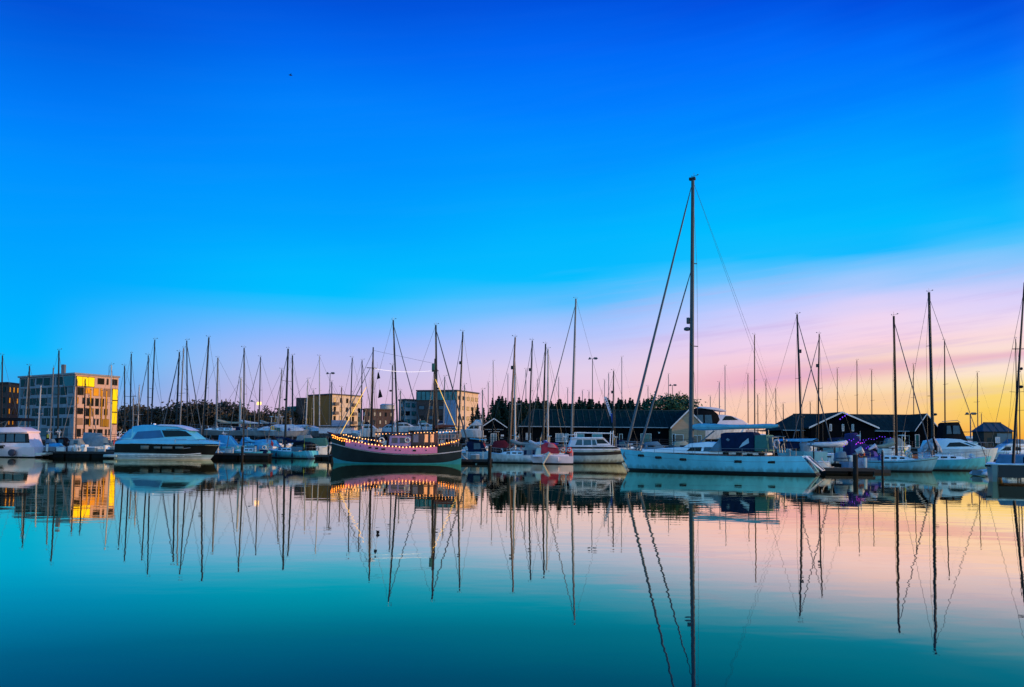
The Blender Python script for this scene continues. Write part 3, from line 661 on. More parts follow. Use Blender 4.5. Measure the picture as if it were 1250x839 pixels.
# ------------------------------------------------------------------ sheds
TIMB = mat('black_weatherboard', (.003,.005,.007), .95, var=.4, scale=2, streak=(.3,.3,8), bump=.3, spec=.03)
SLATE = mat('dark_slate_roof', (.003,.026,.028), .95, var=.4, scale=1.2, streak=(3,1,1), bump=.3, spec=.02)
SLATEG = mat('grey_green_roof', (.026,.034,.032), .95, var=.3, scale=1.2, streak=(3,1,1), bump=.3, spec=.05)
BARGE = mat('bargeboard_white', (.72,.68,.66), .6)
TANW = mat('tan_weatherboard', (.46,.29,.18), .75, var=.25, scale=2, streak=(.3,.3,8))
LINTEL = mat('window_frame_white', (.65,.62,.60), .5)
def gable(root, x0, x1, zE, zA, y0, y1, wm, rm, board=True, oh=.4, apex=None, bw=.22):
    """gable whose triangular front faces the camera (y0 = front, y1 = back)"""
    xm = apex if apex is not None else (x0+x1)/2
    b=MB(); prof=[(x0,0),(x1,0),(x1,zE),(xm,zA),(x0,zE)]
    b.loops([(x,y0,z) for x,z in prof],[(x,y1,z) for x,z in prof]); wl=b.build('wall',wm,root,smooth=False)
    th=.22
    for (xe,s) in ((x0-oh,-1),(x1+oh,1)):
        sl_=(zA-zE)/max(.01,abs(xm-(x0 if s<0 else x1))); ze=zE-sl_*oh
        b=MB(); b.loops([(xm,y0-oh,zA+.03),(xe,y0-oh,ze+.03),(xe,y0-oh,ze+th),(xm,y0-oh,zA+th)],[(xm,y1+oh,zA+.03),(xe,y1+oh,ze+.03),(xe,y1+oh,ze+th),(xm,y1+oh,zA+th)]); b.build('roof_slope',rm,root,smooth=False)
        if board:
            b=MB(); b.loops([(xm,y0-oh-.06,zA+th+.04),(xe,y0-oh-.06,ze+th+.04),(xe,y0-oh-.06,ze+th-bw),(xm,y0-oh-.06,zA+th-bw)],[(xm,y0-oh-.004,zA+th+.04),(xe,y0-oh-.004,ze+th+.04),(xe,y0-oh-.004,ze+th-bw),(xm,y0-oh-.004,zA+th-bw)]); b.build('bargeboard',BARGE,root,smooth=False)
    return wl
def longroof(root, x0, x1, zE, zR, y0, y1, wm, rm, hip=(0,0), oh=.5, gutter=None):
    """ridge along x"""
    ym=(y0+y1)/2
    b=MB(); b.loops([(x0,y0,0),(x1,y0,0),(x1,y1,0),(x0,y1,0)],[(x0,y0,zE),(x1,y0,zE),(x1,y1,zE),(x0,y1,zE)]); b.build('wall',wm,root,smooth=False)
    b=MB(); v=[b.bm.verts.new(p) for p in ((x0-oh,y0-oh,zE),(x1+oh,y0-oh,zE),(x1+oh,y1+oh,zE),(x0-oh,y1+oh,zE),(x0-oh+hip[0],ym,zR),(x1+oh-hip[1],ym,zR))]
    for q in ((0,1,5,4),(2,3,4,5),(1,2,5),(3,0,4),(3,2,1,0)): b.f([v[i] for i in q])
    rf=b.build('roof',rm,root,smooth=False)
    b=MB(); n_=int((x1-x0)/1.1); b.tube([(x0-oh+hip[0],ym,zR+.03),(x1+oh-hip[1],ym,zR+.03)],.10,6)
    for k in range(1,n_):
        x=x0+(x1-x0)*k/n_; xt=min(max(x,x0-oh+hip[0]),x1+oh-hip[1]); b.tube([(x,y0-oh+.02,zE+.03),(xt,ym,zR+.03)],.035,4)
    b.build('roof_seam',mat('roof_seam_dark',(.012,.035,.038),.8),rf)
    if gutter:
        b=MB(); b.box(((x0+x1)/2,y0-oh-.06,zE-.02),(x1-x0+2*oh,.12,.14)); b.build('gutter',gutter,root)
def framed(root, kind, x, y, z, wd, ht, gl, fr=LINTEL, bars=1):
    b=MB(); f_=.09
    b.box((x,y-.03,z+ht/2-f_/2),(wd,.08,f_)); b.box((x,y-.03,z-ht/2+f_/2),(wd,.08,f_))
    for i in range(bars+2):
        xx=x-wd/2+f_/2+(wd-f_)*i/(bars+1); b.box((xx,y-.032,z),(f_,.08,ht-2*f_))
    o=b.build(kind,fr,root,smooth=False); b=MB(); b.box((x,y-.012,z),(wd-.1,.03,ht-.1)); b.build('pane',gl,o,smooth=False); return o
# small black shed with white bargeboards
Y=133; PXC=603
def q(px,py,Y=133): return at(px or PXC,py,Y)
cx=q(603,530).x; t=thing('gabled_shed','small black gabled shed with white bargeboards and white lettering over its door','shed',(cx,Y,LANDZ))
zE=q(0,522.5).z-LANDZ; zA=q(0,512.5).z-LANDZ
gable(t,-1.95,1.95,zE,zA,0,6,TIMB,SLATE,bw=.13,oh=.2)
framed(t,'door',-.05,0,.95,.95,1.75,mat('shed_pane',(.10,.20,.22),.2),bars=1)
for (x,z,w_,h_) in ((-1.45,1.35,.42,.28),(-1.4,.95,.38,.12),(-1.42,.55,.22,.42),(1.35,1.5,.52,.30),(1.25,1.1,.5,.12)):
    b=MB(); b.box((x,-.04,z),(w_,.05,h_)); b.build('notice',LINTEL,t,smooth=False)
rl=random.Random(5)
for (z,words,h_) in ((2.48,(6,1,6),.17),(2.12,(3,5),.17)):     # two lines of small white lettering, too small in the photo to read
    b=MB(); tot=sum(words)*.2+.25*(len(words)-1); x=-tot/2
    for wd in words:
        for k in range(wd):
            for s_ in range(2): b.box((x+.05+s_*.09,-.03,z+rl.uniform(-.02,.02)),(.03,.03,h_*rl.uniform(.6,1)))
            b.box((x+.09,-.032,z+rl.choice((-.06,.0,.06))),(.09,.03,.03)); x+=.2
        x+=.25
    b.build('lettering',LINTEL,t,smooth=False)
# long black shed with a tan cross gable
Y=142; PXC=742; x0=q(636,530,Y).x; x1=q(846,530,Y).x; cx=(x0+x1)/2
t=thing('long_shed','long black boat shed with dark slate roof and tan gable end on its right','shed',(cx,Y,LANDZ))
zE=q(0,521.5,Y).z-LANDZ; zR=q(0,501,Y+5).z-LANDZ
longroof(t,x0-cx,x1-cx,zE,zR,0,10,TIMB,SLATE,hip=(2.5,0),gutter=mat('gutter_grey',(.30,.33,.36),.5))
PXC=840; gx0=q(820,530,Y-2.5).x-cx; gx1=q(861,530,Y-2.5).x-cx
gable(t,gx0,gx1,q(0,522,Y-2.5).z-LANDZ,q(0,501.5,Y-2.5).z-LANDZ,-2.5,4,TANW,SLATE,bw=.26,oh=.25)
for px,w_ in ((645,.9),(684,1.7),(691,.8)): framed(t,'window',q(px,530,Y).x-cx,0,1.3,w_,1.5,mat('curtained_pane',(.30,.36,.40),.3),bars=2)
for px,w_ in ((708,1.5),(729,1.8)): framed(t,'window',q(px,530,Y).x-cx,0,1.45,w_,1.1,mat('pane_teal',(.05,.32,.34),.2),bars=0)
framed(t,'window',q(758,530,Y).x-cx,0,1.3,.6,1.5,GW,bars=0); framed(t,'window',q(788.5,530,Y).x-cx,0,1.25,1.9,1.75,mat('pane_green',(.04,.17,.15),.2),bars=0)
framed(t,'door',q(822.5,530,Y-2.5).x-cx,-2.5,1.1,.6,2.0,GW,bars=0); framed(t,'window',q(829,530,Y-2.5).x-cx,-2.5,1.25,1.5,1.5,mat('pane_tan',(.16,.13,.10),.2),bars=0); framed(t,'window',q(851,530,Y-2.5).x-cx,-2.5,1.2,1.5,1.4,mat('pane_tan',(.16,.13,.10),.2),bars=1)
b=MB(); b.box((q(804,0,Y).x-cx,-.12,2.3),(.25,.25,.25)); b.build('wall_lamp',LINTEL,t)
# boathouse on the right with cross gables
Y=133; PXC=1045; x0=q(958,530,Y).x; x1=q(1136,530,Y).x; cx=(x0+x1)/2
t=thing('boathouse','wide dark boathouse with grey-green roof and white-edged gable, right of the big yacht','boathouse',(cx,Y,LANDZ))
longroof(t,x0-cx,x1-cx,q(0,526,Y).z-LANDZ,q(0,506.5,Y+5).z-LANDZ,0,10,TIMB,SLATEG,hip=(3.6,0),gutter=mat('gutter_grey',(.30,.33,.36),.5))
PXC=1028; Yg=Y-3; ga=q(990,530,Yg).x-cx; gb=q(1068,530,Yg).x-cx; gm=q(1027,530,Yg).x-cx
gable(t,ga,gb,q(0,522,Yg).z-LANDZ,q(0,504.5,Yg).z-LANDZ,-3,5,TIMB,SLATEG,bw=.20,oh=.5,apex=gm)
PXC=1131; Y2=Y-2; ga=q(1118,530,Y2).x-cx; gb=q(1146,530,Y2).x-cx; gm=q(1131,530,Y2).x-cx
gable(t,ga,gb,q(0,525,Y2).z-LANDZ,q(0,506.5,Y2).z-LANDZ,-2,5,TIMB,SLATEG,bw=.16,oh=.25,apex=gm)
for px in (1014,1029,1041): framed(t,'window',q(px,530,Yg).x-cx,-3.0,3.2,.35,1.1,BGLASS,bars=0)
for px in (1098,1107): framed(t,'window',q(px,530,Y).x-cx,0,1.3,.8,1.6,GW,bars=0)
framed(t,'door',q(1119.5,530,Y2).x-cx,-2.0,1.2,.7,2.1,mat('pane_green',(.04,.17,.15),.2),bars=0)
# dark shed at the far right
Y=130; PXC=1218; x0=q(1201,530,Y).x; x1=q(1236,530,Y).x; cx=(x0+x1)/2
t=thing('net_store','small dark store with a hipped bluish roof near the right edge','shed',(cx,Y,LANDZ))
longroof(t,x0-cx,x1-cx,q(0,527,Y).z-LANDZ,q(0,516.5,Y+1.6).z-LANDZ,0,3.2,mat('olive_boards',(.028,.032,.024),.8),mat('hipped_roof_blue',(.02,.045,.07),.7),hip=(1.1,1.1),oh=.25)
b=MB(); b.box((.9,-.05,1.55),(2.3,.1,1.9)); b.build('blue_panel',mat('panel_teal_blue',(.03,.13,.18),.6),t); framed(t,'window',q(1217,530,Y).x-cx,-.1,1.45,.75,.95,mat('pane_pale',(.5,.55,.6),.3),bars=1)

# ------------------------------------------------------------------ trees
BARK = mat('bark', (.05,.035,.025), .9, var=.4, scale=3)
CONI = mat('conifer_needles', (.010,.040,.026), .8, var=.5, scale=.6); DECI = mat('broad_leaves_dusk', (.060,.046,.026), .8, var=.5, scale=.35); LEAFG = mat('broad_leaves_green', (.022,.075,.025), .8, var=.5, scale=.5)
def conifer(name, label, loc, seed, H, Rd, m, group):
    g=random.Random(seed); t=thing(name,label,'tree',loc,0,group)
    b=MB(); b.tube([(0,0,0),(.05,0,H*.5),(0,0,H*.97)],[.16,.1,.02],6); b.build('trunk',BARK,t)
    b=MB(); z=H*.12
    while z<H*1.0:
        rr=Rd*(1-z/H)**.95*g.uniform(.75,1.15)+.05; n=8
        for k in range(n):
            a=k*2*math.pi/n+g.uniform(-.4,.4); rk=rr*g.uniform(.6,1.15); d=Vector((math.cos(a),math.sin(a),0)); sd=Vector((-d.y,d.x,0))
            for s_ in range(4):
                kk=.25+.75*min(1,rr/Rd*1.5); c=d*rk*(.25+.25*s_)+Vector((0,0,z-rk*.12*s_+g.uniform(-.1,.1))); w_=.30*(1.2-.2*s_)*g.uniform(.7,1.3)*(.25+.85*min(1,rr/Rd*1.5))
                b.f([b.bm.verts.new(c+p) for p in (sd*w_-d*.15*kk,d*.35*kk+Vector((0,0,g.uniform(-.1,.12))),-sd*w_-d*.15*kk,-d*.3*kk+Vector((0,0,.14)))])
                b.f([b.bm.verts.new(c+p) for p in (Vector((0,0,.25)),d*.3*kk+sd*.06,Vector((0,0,-.25)))])
        z+=H*.042*g.uniform(.8,1.3)
    b.build('crown',m,t,smooth=False); return t
def broadleaf(name, label, loc, seed, H, Rd, m, group, nc=55, leaf=.42, sparse=1):
    g=random.Random(seed); t=thing(name,label,'tree',loc,0,group)
    b=MB(); b.tube([(0,0,0),(.1,0,H*.35),(.0,.1,H*.7)],[.24,.18,.06],6)
    for k in range(6):
        a=k*1.05+g.uniform(-.3,.3); b.tube([(0,0,H*(.25+.05*k)),(math.cos(a)*Rd*.4,math.sin(a)*Rd*.4,H*(.45+.05*k)),(math.cos(a)*Rd*.75,math.sin(a)*Rd*.75,H*(.6+.05*k))],[.1,.07,.02],5)
    b.build('trunk',BARK,t); b=MB()
    for i in range(nc):
        a=g.uniform(0,6.283); u=g.uniform(-1,1); rr=g.uniform(.35,1)**.5
        c=Vector((math.cos(a)*Rd*rr*math.sqrt(1-u*u),math.sin(a)*Rd*rr*math.sqrt(1-u*u),H*.58+u*H*.37*g.uniform(.8,1.05))); cr=Rd*g.uniform(.16,.34)
        for k in range(int(26*sparse)):
            p=c+Vector((g.gauss(0,1),g.gauss(0,1),g.gauss(0,.8)))*cr*.6; v=Vector((g.gauss(0,1),g.gauss(0,1),g.gauss(0,1))).normalized(); w_=v.orthogonal().normalized(); s_=leaf*g.uniform(.5,1.2)
            b.f([b.bm.verts.new(p+x) for x in (v*s_,w_*s_*.6,-v*s_,-w_*s_*.6)])
    b.build('crown',m,t,smooth=False); return t
rt=random.Random(11)
protos=[]
def plant(maker, key, px, py, Y, label, group, seed, H0, R0, m, wide=1, **k):
    p=at(px,py,Y); h=p.z-LANDZ; 
    for kk,pr in protos:
        if kk==(key,seed): 
            r=dup(pr,(p.x,Y,LANDZ),rt.uniform(0,6),label,(h/H0*wide,h/H0*wide,h/H0),group); return r
    t=maker(key,label,(p.x,Y,LANDZ),seed,H0,R0,m,group,**k); t.scale=(h/H0*wide,h/H0*wide,h/H0); protos.append(((key,seed),t)); return t
GL='trees beyond the left of the marina'
for px,py,Y,s in ((150,497,330,1),(158,494,335,2),(167,495,330,3),(176,496,300,1),(186,495,264,2),(196,499,262,3),(206,500,270,1)):
    plant(broadleaf,'broadleaf_tree',px,py,Y,'dark rounded tree in the brown row just right of the six storey block',GL,s,9,4.4,DECI)
for px,py,Y,s in ((217,496,262,2),(224,491,264,1),(232,489,262,3),(241,489.5,266,2),(250,493,263,1),(259,491,266,3),(268,490,262,1),(277,489,266,2),(286,492,262,3),(294,497,264,1)):
    plant(broadleaf,'broadleaf_tree',px,py,Y,'dark rounded tree in the tall clump behind the white covered yachts',GL,s,9,4.4,DECI)
for px,py,Y,s in ((303,501,285,1),(312,502,282,3),(321,501,285,2),(340,500,282,1),(350,498,285,3)):
    plant(broadleaf,'broadleaf_tree',px,py,Y,'low dark tree in the hedge line right of the lit street lamp',GL,s,9,4.4,DECI)
plant(broadleaf,'sparse_tree',329,493.5,280,'thin feathery tree standing above the low hedge line right of the lit lamp',GL,9,9,3.2,DECI,nc=24,leaf=.3,sparse=.6)
GC='conifers behind the black sheds'
for i,(px,py) in enumerate(((577,500),(583,494),(590,497),(596,502))):
    plant(conifer,'conifer_tree',px,py,170,'dark conifer in front of the sunlit wing of the tall brick block',GC,20+i%3,9,2.0,CONI,wide=1.1)
for i,px in enumerate([602+2.6*j for j in range(15)]):
    plant(conifer,'conifer_tree',px+rt.uniform(-1,1),rt.choice((487,489,492,493,490,485)),rt.uniform(158,166),'dark conifer in the row rising behind the small gabled shed',GC,20+i%3,9,2.0,CONI,wide=rt.uniform(1.15,1.9))
for i,px in enumerate([640+2.5*j for j in range(33)]):
    plant(conifer,'conifer_tree',px+rt.uniform(-1,1),rt.choice((488,490,492,494,491,486)),rt.uniform(158,166),'dark conifer in the row behind the long shed, left of the tall double lamp',GC,20+i%3,9,2.0,CONI,wide=rt.uniform(1.15,1.9))
for i,px in enumerate([724+2.5*j for j in range(23)]):
    plant(conifer,'conifer_tree',px+rt.uniform(-1,1),rt.choice((489,491,494,492,495,487)),rt.uniform(158,166),'dark conifer in the row behind the long shed, right of the tall double lamp',GC,20+i%3,9,2.0,CONI,wide=rt.uniform(1.15,1.9))
for i,(px,py) in enumerate(((781,490),(786,488),(790,486),(796,490))):
    plant(conifer,'conifer_tree',px,py,160,'dark conifer of the taller group at the right end of the row',GC,20+i%3,9,2.0,CONI,wide=1.1)
for i,(px,py) in enumerate(((803,481),(813,478.5),(822,480),(831,479),(838,482))):
    plant(broadleaf,'leafy_tree',px,py,157+i%2*3,'green leafy treetop above the tan gable end of the long shed','leafy trees over the long shed',31+i%3,9,3.0,LEAFG,nc=45,leaf=.30)
# ------------------------------------------------------------------ the big white sloop
def big_yacht():
    rz=R(-27); q=Px(883,62,rz); xa=q(757,HOR)[0]; xb=q(1006,HOR)[0]; L=xb-xa; B=4.6
    t=thing('sailing_yacht','largest yacht, long white sloop with the tallest mast and a dark blue cockpit tent','sailing yacht',q.loc,rz,'sailing yachts moored in the marina')
    fb=(1.55,1.5,1.95)
    _,edge=hull(t,L,B,fb,rake=1.25,srake=1.55,sgn=-1,cx=(xa+xb)/2,mats=(mat('big_hull_sky_cyan',(.20,.66,.78),.25,var=.16,scale=.8,streak=(1.6,1.6,.5),grime=.55),BLACKB,mat('cove_line',(.16,.30,.36),.3),TEAK),transom=.72,boot=.19,stripe=(.46,.43),n=24,flare=.6,draft=.6)  # white hull, cyan skylight on it put into the base colour
    # reverse transom plate with its bathing ladder
    b=MB(); xs=xb
    b.loops([(xs-1.40,-1.45,1.5),(xs-1.40,1.45,1.5),(xs-.10,1.0,.32),(xs-.10,-1.0,.32)],[(xs-1.32,-1.5,1.54),(xs-1.32,1.5,1.54),(xs-.02,1.05,.36),(xs-.02,-1.05,.36)]); tr=b.build('transom',mat('transom_cream',(.70,.66,.66),.3),t,bevel=.02)
    b=MB()
    for s in (-1,1): b.tube([(xs-1.2,s*.32,1.5),(xs-.05,s*.25,.42)],.03,6)
    for k in range(4): f_=.2+.2*k; b.tube([(xs-1.2+1.15*f_,-.3,1.52-1.08*f_),(xs-1.2+1.15*f_,.3,1.52-1.08*f_)],.025,5)
    b.build('ladder',STEEL,tr)
    b=MB(); b.tube([(xs-.75+.26*math.cos(a)*.8,.0+.55*math.sin(a),1.03-.24*math.cos(a)) for a in [k*.5236 for k in range(13)]],.05,6); b.build('liferaft_hoop',C_SLATE,tr)
    def P(px,py,y=0): x,z=q(px,py); return Vector((x,y,z))
    dz=1.5
    H=House(t,'coachroof',[q(787,552),q(790,549.0),q(815,547),q(838,546.0),q(846,541.5),q(868,539.5),q(887,541),q(899,550),q(940,553),q(940,556)],1.35,.86,mat('coachroof_white',(.90,.86,.88),.35,var=.08),bevel=.08)
    H.panel(t,'window',q.poly((842.5,550.8),(848,546.0),(861,545.8),(860,550.9)),GLASS); H.panel(t,'window',q.poly((863,550.9),(864,545.8),(877,546),(880,551)),BGLASS)
    for px,py in ((787,556),(810,558.3),(841,560.5),(907,563),(946,563.8)):      # hull ports
        x,z=q(px,py); yb,ze=edge(x); s=(z+.6)/(ze+.6); b=MB()
        yb=edge(x,z); b.box((x,-yb,z),(.60,.14,.22)); b.build('hull_port',GLASS,t,bevel=.04)
    for px,py in ((890,553),(906,553.5),(919,555),(933,554.3)):
        x,z=q(px,py); yb,ze=edge(x); b=MB(); b.box((x,-H.y(max(H.z0,z))-.02,z),(.5,.08,.2)); b.build('deck_port',GLASS,t,bevel=.03)
    # cockpit tent
    T_=House(t,'cockpit_tent',[q(886,551),q(884,530),q(890,528.5),q(922,527.5),q(925,530),q(926,551)],1.75,.86,C_NAVY,bevel=.10)
    T_.panel(t,'tent_window',q.poly((907,547),(911,541),(918,535),(919,541)),mat('clear_vinyl_pale',(.35,.45,.52),.25)); T_.panel(t,'tent_window',q.poly((891,537),(893,535),(896,537),(894,539)),mat('clear_vinyl',(.10,.16,.22),.25))
    House(t,'windbreak',[q(870,551),q(878,541),q(886,532),q(886,551)],1.5,.85,C_SLATE,bevel=.06)
    House(t,'side_dodger',[q(926,551),q(926,532),q(940,531),q(942,551)],1.85,.95,C_GREEN,bevel=.04)
    # mast, spreaders, domes
    m0=P(843.5,556); Ym=q.Y+m0.x*math.sin(rz); m1=Matrix.Rotation(-rz,3,'Z')@(at(846,218,Ym)-Vector(q.loc)); m1.y*=.5
    mp=lambda py: m0.lerp(m1,(py-556)/(218-556))
    b=MB(); b.tube([m0,mp(480),mp(400),m1],[.235,.22,.19,.15],10); ma=b.build('mast',mat('big_mast',(.045,.075,.095),.5,0,var=.2,spec=.2),t)
    for py,sw,n in ((424,1.35,'spreader'),(323,.8,'spreader')):
        b=MB(); p=mp(py); b.tube([p+Vector((.2,-sw,.1)),p,p+Vector((.2,sw,.1))],.045,6); b.build(n,ALU,ma)
    for py,r_ in ((403,.27),):
        p=mp(py)+Vector((-.42,0,0)); b=MB(); b.tube([p-Vector((0,0,.16)),p-Vector((0,0,.1)),p+Vector((0,0,.08)),p+Vector((0,0,.16))],[.14,.3,.3,.16],12); b.build('radar_dome',WIRE,ma)
    p=mp(393)+Vector((-.33,0,0)); b=MB(); b.box(p,(.26,.3,.55)); b.build('steaming_light',WIRE,ma,bevel=.03)
    b=MB(); b.tube([mp(530),mp(300)],.02,4); b.bm.free()
    b=MB(); b.box(m1+Vector((-.05,0,-.05)),(.55,.3,.22)); b.build('masthead_crane',ALU,ma); wind_kit(ma,m1+Vector((.1,0,.05)),.03)
    # boom with furled sail under a cyan cover
    b=MB(); b.tube([P(845,523.5),P(951,520)],.10,8); bo=b.build('boom',ALUL,t)
    b=MB(); n=12; pts=[]; rs=[]
    for i in range(n+1):
        f_=i/n; p=P(846+104*f_,521.2-1.3*f_+.8*math.sin(f_*3.1)); pts.append(p); rs.append((.30-.14*f_+.03*math.sin(9*f_))*(.7 if i in (0,n) else 1))
    b.tube(pts,rs,9); b.build('sail_cover',mat('cover_pale_cyan',(.13,.42,.52),.8,var=.2,scale=2.5,bump=.4),bo)
    b=MB(); b.tube([P(846,547),P(872,526)],.07,6); b.build('boom_strut',ALUL,t)
    # furled headsails
    for name,(a,c_),r_ in (('furled_genoa',((765,546),(842.5,229)),.14),('furled_staysail',((781,548),(840.5,334)),.115)):
        A=P(*a); C_=mp(c_[1])+Vector((-.15,0,0)); b=MB(); b.tube([A,A.lerp(C_,.04),A.lerp(C_,.4),A.lerp(C_,.9),C_],[.05,r_,r_*.8,r_*.5,.03],8)
        fg=b.build(name,mat('furled_blue_grey',(.09,.12,.15),.8,var=.25,scale=2),t)
        b=MB(); b.tube([A+Vector((0,0,.05)),A+Vector((.02,0,.3))],[.2,.2],10); b.build('furling_drum',STEEL,fg)
    for s in (-1,1):
        b=MB(); b.tube([P(966,552,s*1.3),mp(221)],.009,4); b.build('backstay',WIRE,t)
        b=MB(); p=mp(424)+Vector((.2,s*1.35,.1)); b.tube([Vector((m0.x+.2,s*1.5,dz)),p,mp(323)+Vector((.2,s*.8,.1)),mp(228)],.012,4); b.build('cap_shroud',WIRE,t)
        b=MB(); b.tube([Vector((m0.x+.5,s*1.5,dz)),mp(424)],.011,4); b.build('lower_shroud',WIRE,t)
    # rails, pulpit, stern gantry
    for s in (-1,1):
        pts=[]
        for px in (768,785,805,830,856,884,912,940,968):
            x=q(px,0)[0]; yb,ze=edge(x); pts.append((x,s*(yb-.08),ze+.62))
        rail(t,'guard_rail',pts,.62,r=.02,every=1.7)
    x0=xa+.3; e0=edge(x0)[1]
    b=MB()
    for s in (-1,1): b.tube([(x0+1.6,s*.9,e0+.65),(x0+.2,s*.3,e0+.72),(x0-.1,0,e0+.74)],.03,6); b.tube([(x0+.2,s*.3,e0+.72),(x0+.5,s*.35,e0)],.03,5); b.tube([(x0+1.6,s*.9,e0+.65),(x0+1.6,s*.9,e0)],.03,5)
    b.build('pulpit',STEEL,t)
    b=MB()
    for s in (-1,1):
        b.tube([P(948,553,s*1.45),P(946,534,s*1.4)],.04,6); b.tube([P(955,553,s*1.4),P(953,534,s*1.35)],.04,6); b.tube([P(928,534,s*1.5),P(956,533,s*1.3)],.04,6)
    b.tube([P(946,534,-1.4),P(946,534,1.4)],.04,6); b.tube([P(938,525,0),P(938,552,0)],.04,6); b.build('stern_gantry',STEEL,t)
    b=MB(); b.loops([P(940,535,-.9),P(953,537,-.9),P(953,549,-.9),P(942,549,-.9)],[P(940,535,-.84),P(953,537,-.84),P(953,549,-.84),P(942,549,-.84)]); b.build('solar_panel',mat('solar_panel_blue',(.06,.13,.20),.2),t)
    b=MB()
    for s in (0,):
        b.tube([P(951.5+3.2*math.cos(a),542-4.6*math.sin(a),-1.5) for a in [k*.449 for k in range(12)]],.08,7)
    b.build('lifebuoy',mat('buoy_grey_pink',(.62,.48,.50),.6),t)
    b=MB(); b.tube([P(957,553,-.9),P(956,545,-.9),P(960,539,-.9)],.05,6); b.ball(P(961,538,-.9),.14); b.build('outboard_bracket',STEEL,t)
    b=MB(); 
    for px in (797,822,836): x,z=q(px,546.5); b.box((x,-.4,z+.12),(.55,.55,.16))
    b.build('deck_hatch',GLASS,t,bevel=.03)
    b=MB(); b.tube([P(764,550,-.2),P(762,556,-.12),P(765,560,-.05)],[.06,.09,.16],6); b.build('anchor',STEEL,t)
big_yacht()

# ------------------------------------------------------------------ the old wooden ketch hung with lights
def ketch():
    q=Px(483,84.7,R(2)); L=(563-404.5)*q.k; B=4.3
    t=thing('wooden_ketch','dark-hulled old wooden ketch with glow-pink bulwarks, upswept bow and strings of lights','sailing ship',q.loc,R(2))
    fb=[q(0,y)[1] for y in (541,545.5,532.5)]
    _,edge=hull(t,L,B,fb,rake=.55,srake=-.12,sgn=-1,mats=(DARKH,TEAL,mat('rubbing_strake_pale',(.50,.46,.48),.5),WOODP),transom=.6,boot=.13,bootsh=.55,stripe=(.83,.73),flare=.35,n=26,full=3.2,draft=.7)
    def P(px,py,y=0): x,z=q(px,py); return Vector((x,y,z))
    def dy(px,z=None):
        x=q(px,0)[0]; yb,ze=edge(x); return yb
    # bulwark panels following the sheer, pink bulb glow put into their colour
    b=MB(); n=16; top=[];
    for i in range(n):
        pa,pb=424+(535-424)*i/n,424+(535-424)*(i+1)/n
        qs=[]
        for px in (pa,pb):
            x=q(px,0)[0]; yb,ze=edge(x); qs.append((x,yb,ze))
        (xa,ya,za),(xb,yb_,zb)=qs
        if i==0: rb_=[[b.bm.verts.new((xa,-ya-d,za+h)) for d,h in ((.05,-.70),(.055,.02),(-.05,.02),(-.05,-.70))]]
        rb_.append([b.bm.verts.new((xb,-yb_-d,zb+h)) for d,h in ((.05,-.70),(.055,.02),(-.05,.02),(-.05,-.70))])
    for A,C_ in zip(rb_,rb_[1:]):
        for k in range(4): b.f([A[k],A[(k+1)%4],C_[(k+1)%4],C_[k]])
    b.f(rb_[0]); b.f(rb_[-1]); bw=b.build('bulwark',LILAC,t)
    for px,wd in ((437,.10),(443,.10),(455,.34),(463,.34),(471,.42),(486,.12),(491,.16),(508,.34),(522,.12)):
        x=q(px,0)[0]; yb,ze=edge(x); b=MB(); b.box((x,-yb-.05,ze-.33),(wd,.06,.19 if wd>.2 else .12)); b.build('scupper',GLASS,bw)
    # cap rail
    b=MB(); b.tube([(q(px,0)[0],-edge(q(px,0)[0])[0]-.02,edge(q(px,0)[0])[1]+.05) for px in range(406,562,6)],.07,6)
    b.tube([(q(px,0)[0],edge(q(px,0)[0])[0]+.02,edge(q(px,0)[0])[1]+.05) for px in range(406,562,6)],.07,6); b.build('cap_rail',WOODD,t)
    b=MB(); b.tube([P(416,533),P(399,527.5)],[.14,.07],8); b.build('bowsprit',WOODD,t)
    # deck houses
    H=House(t,'deckhouse',[q(476,548),q(477,533),q(480,531),q(501,531),q(503,533),q(503,548)],1.45,.93,LILAC2,bevel=.05)
    H.panel(t,'window',q.poly((479.5,541),(480,534.5),(487,534.5),(487,541)),mat('window_dim_warm',(.10,.05,.06),.12)); H.panel(t,'window',q.poly((489.5,541),(489.5,534.5),(498,534.5),(498,541)),mat('window_dim_warm',(.10,.05,.06),.12))
    b=MB(); b.box(P(489.5,530.6),(2.5,3.1,.12)); b.build('deckhouse_roof',WOODD,t,bevel=.03)
    H2=House(t,'wheelhouse',[q(503.5,549),q(503.5,528),q(533,527),q(534,549)],1.5,.97,WOODD,bevel=.04)
    for a,e,m in ((506,512,mat('curtained_lilac',(.22,.16,.22),.3)),(508,514.5,None),(519.5,523.5,LITWIN),(526.5,530.5,LITWIN)):
        if m is None: continue
        H2.panel(t,'window',q.poly((a,540),(a,530.5),(e,530.5),(e,540)),m)
    b=MB(); b.loops([P(500,527.2,-1.9),P(560,525.2,-1.5),P(560,524.6,-1.5),P(500,526.2,-1.9)],[P(500,527.2,1.9),P(560,525.2,1.5),P(560,524.6,1.5),P(500,526.2,1.9)]); b.build('aft_awning',C_BLACK,t)
    b=MB(); b.loops([P(459,528.8,-1.3),P(505,528.6,-1.6),P(505,527.6,-1.6),P(459,527.8,-1.3)],[P(459,528.8,1.3),P(505,528.6,1.6),P(505,527.6,1.6),P(459,527.8,1.3)]); b.build('fore_awning',mat('awning_maroon',(.09,.025,.035),.8),t)
    for px in (461,475,540,549,558):
        b=MB(); b.tube([P(px,546,-1.2),P(px,527,-1.2)],.05,6); b.build('awning_post',WOODD,t)
    House(t,'deck_cover',[q(446,546),q(449,536),q(472,534.5),q(475,546)],1.1,.7,C_NAVY,bevel=.08)
    b=MB(); b.box(P(455,543),(1.6,1.2,.5)); b.build('hatch',WOODD,t,bevel=.04)
    b=MB()
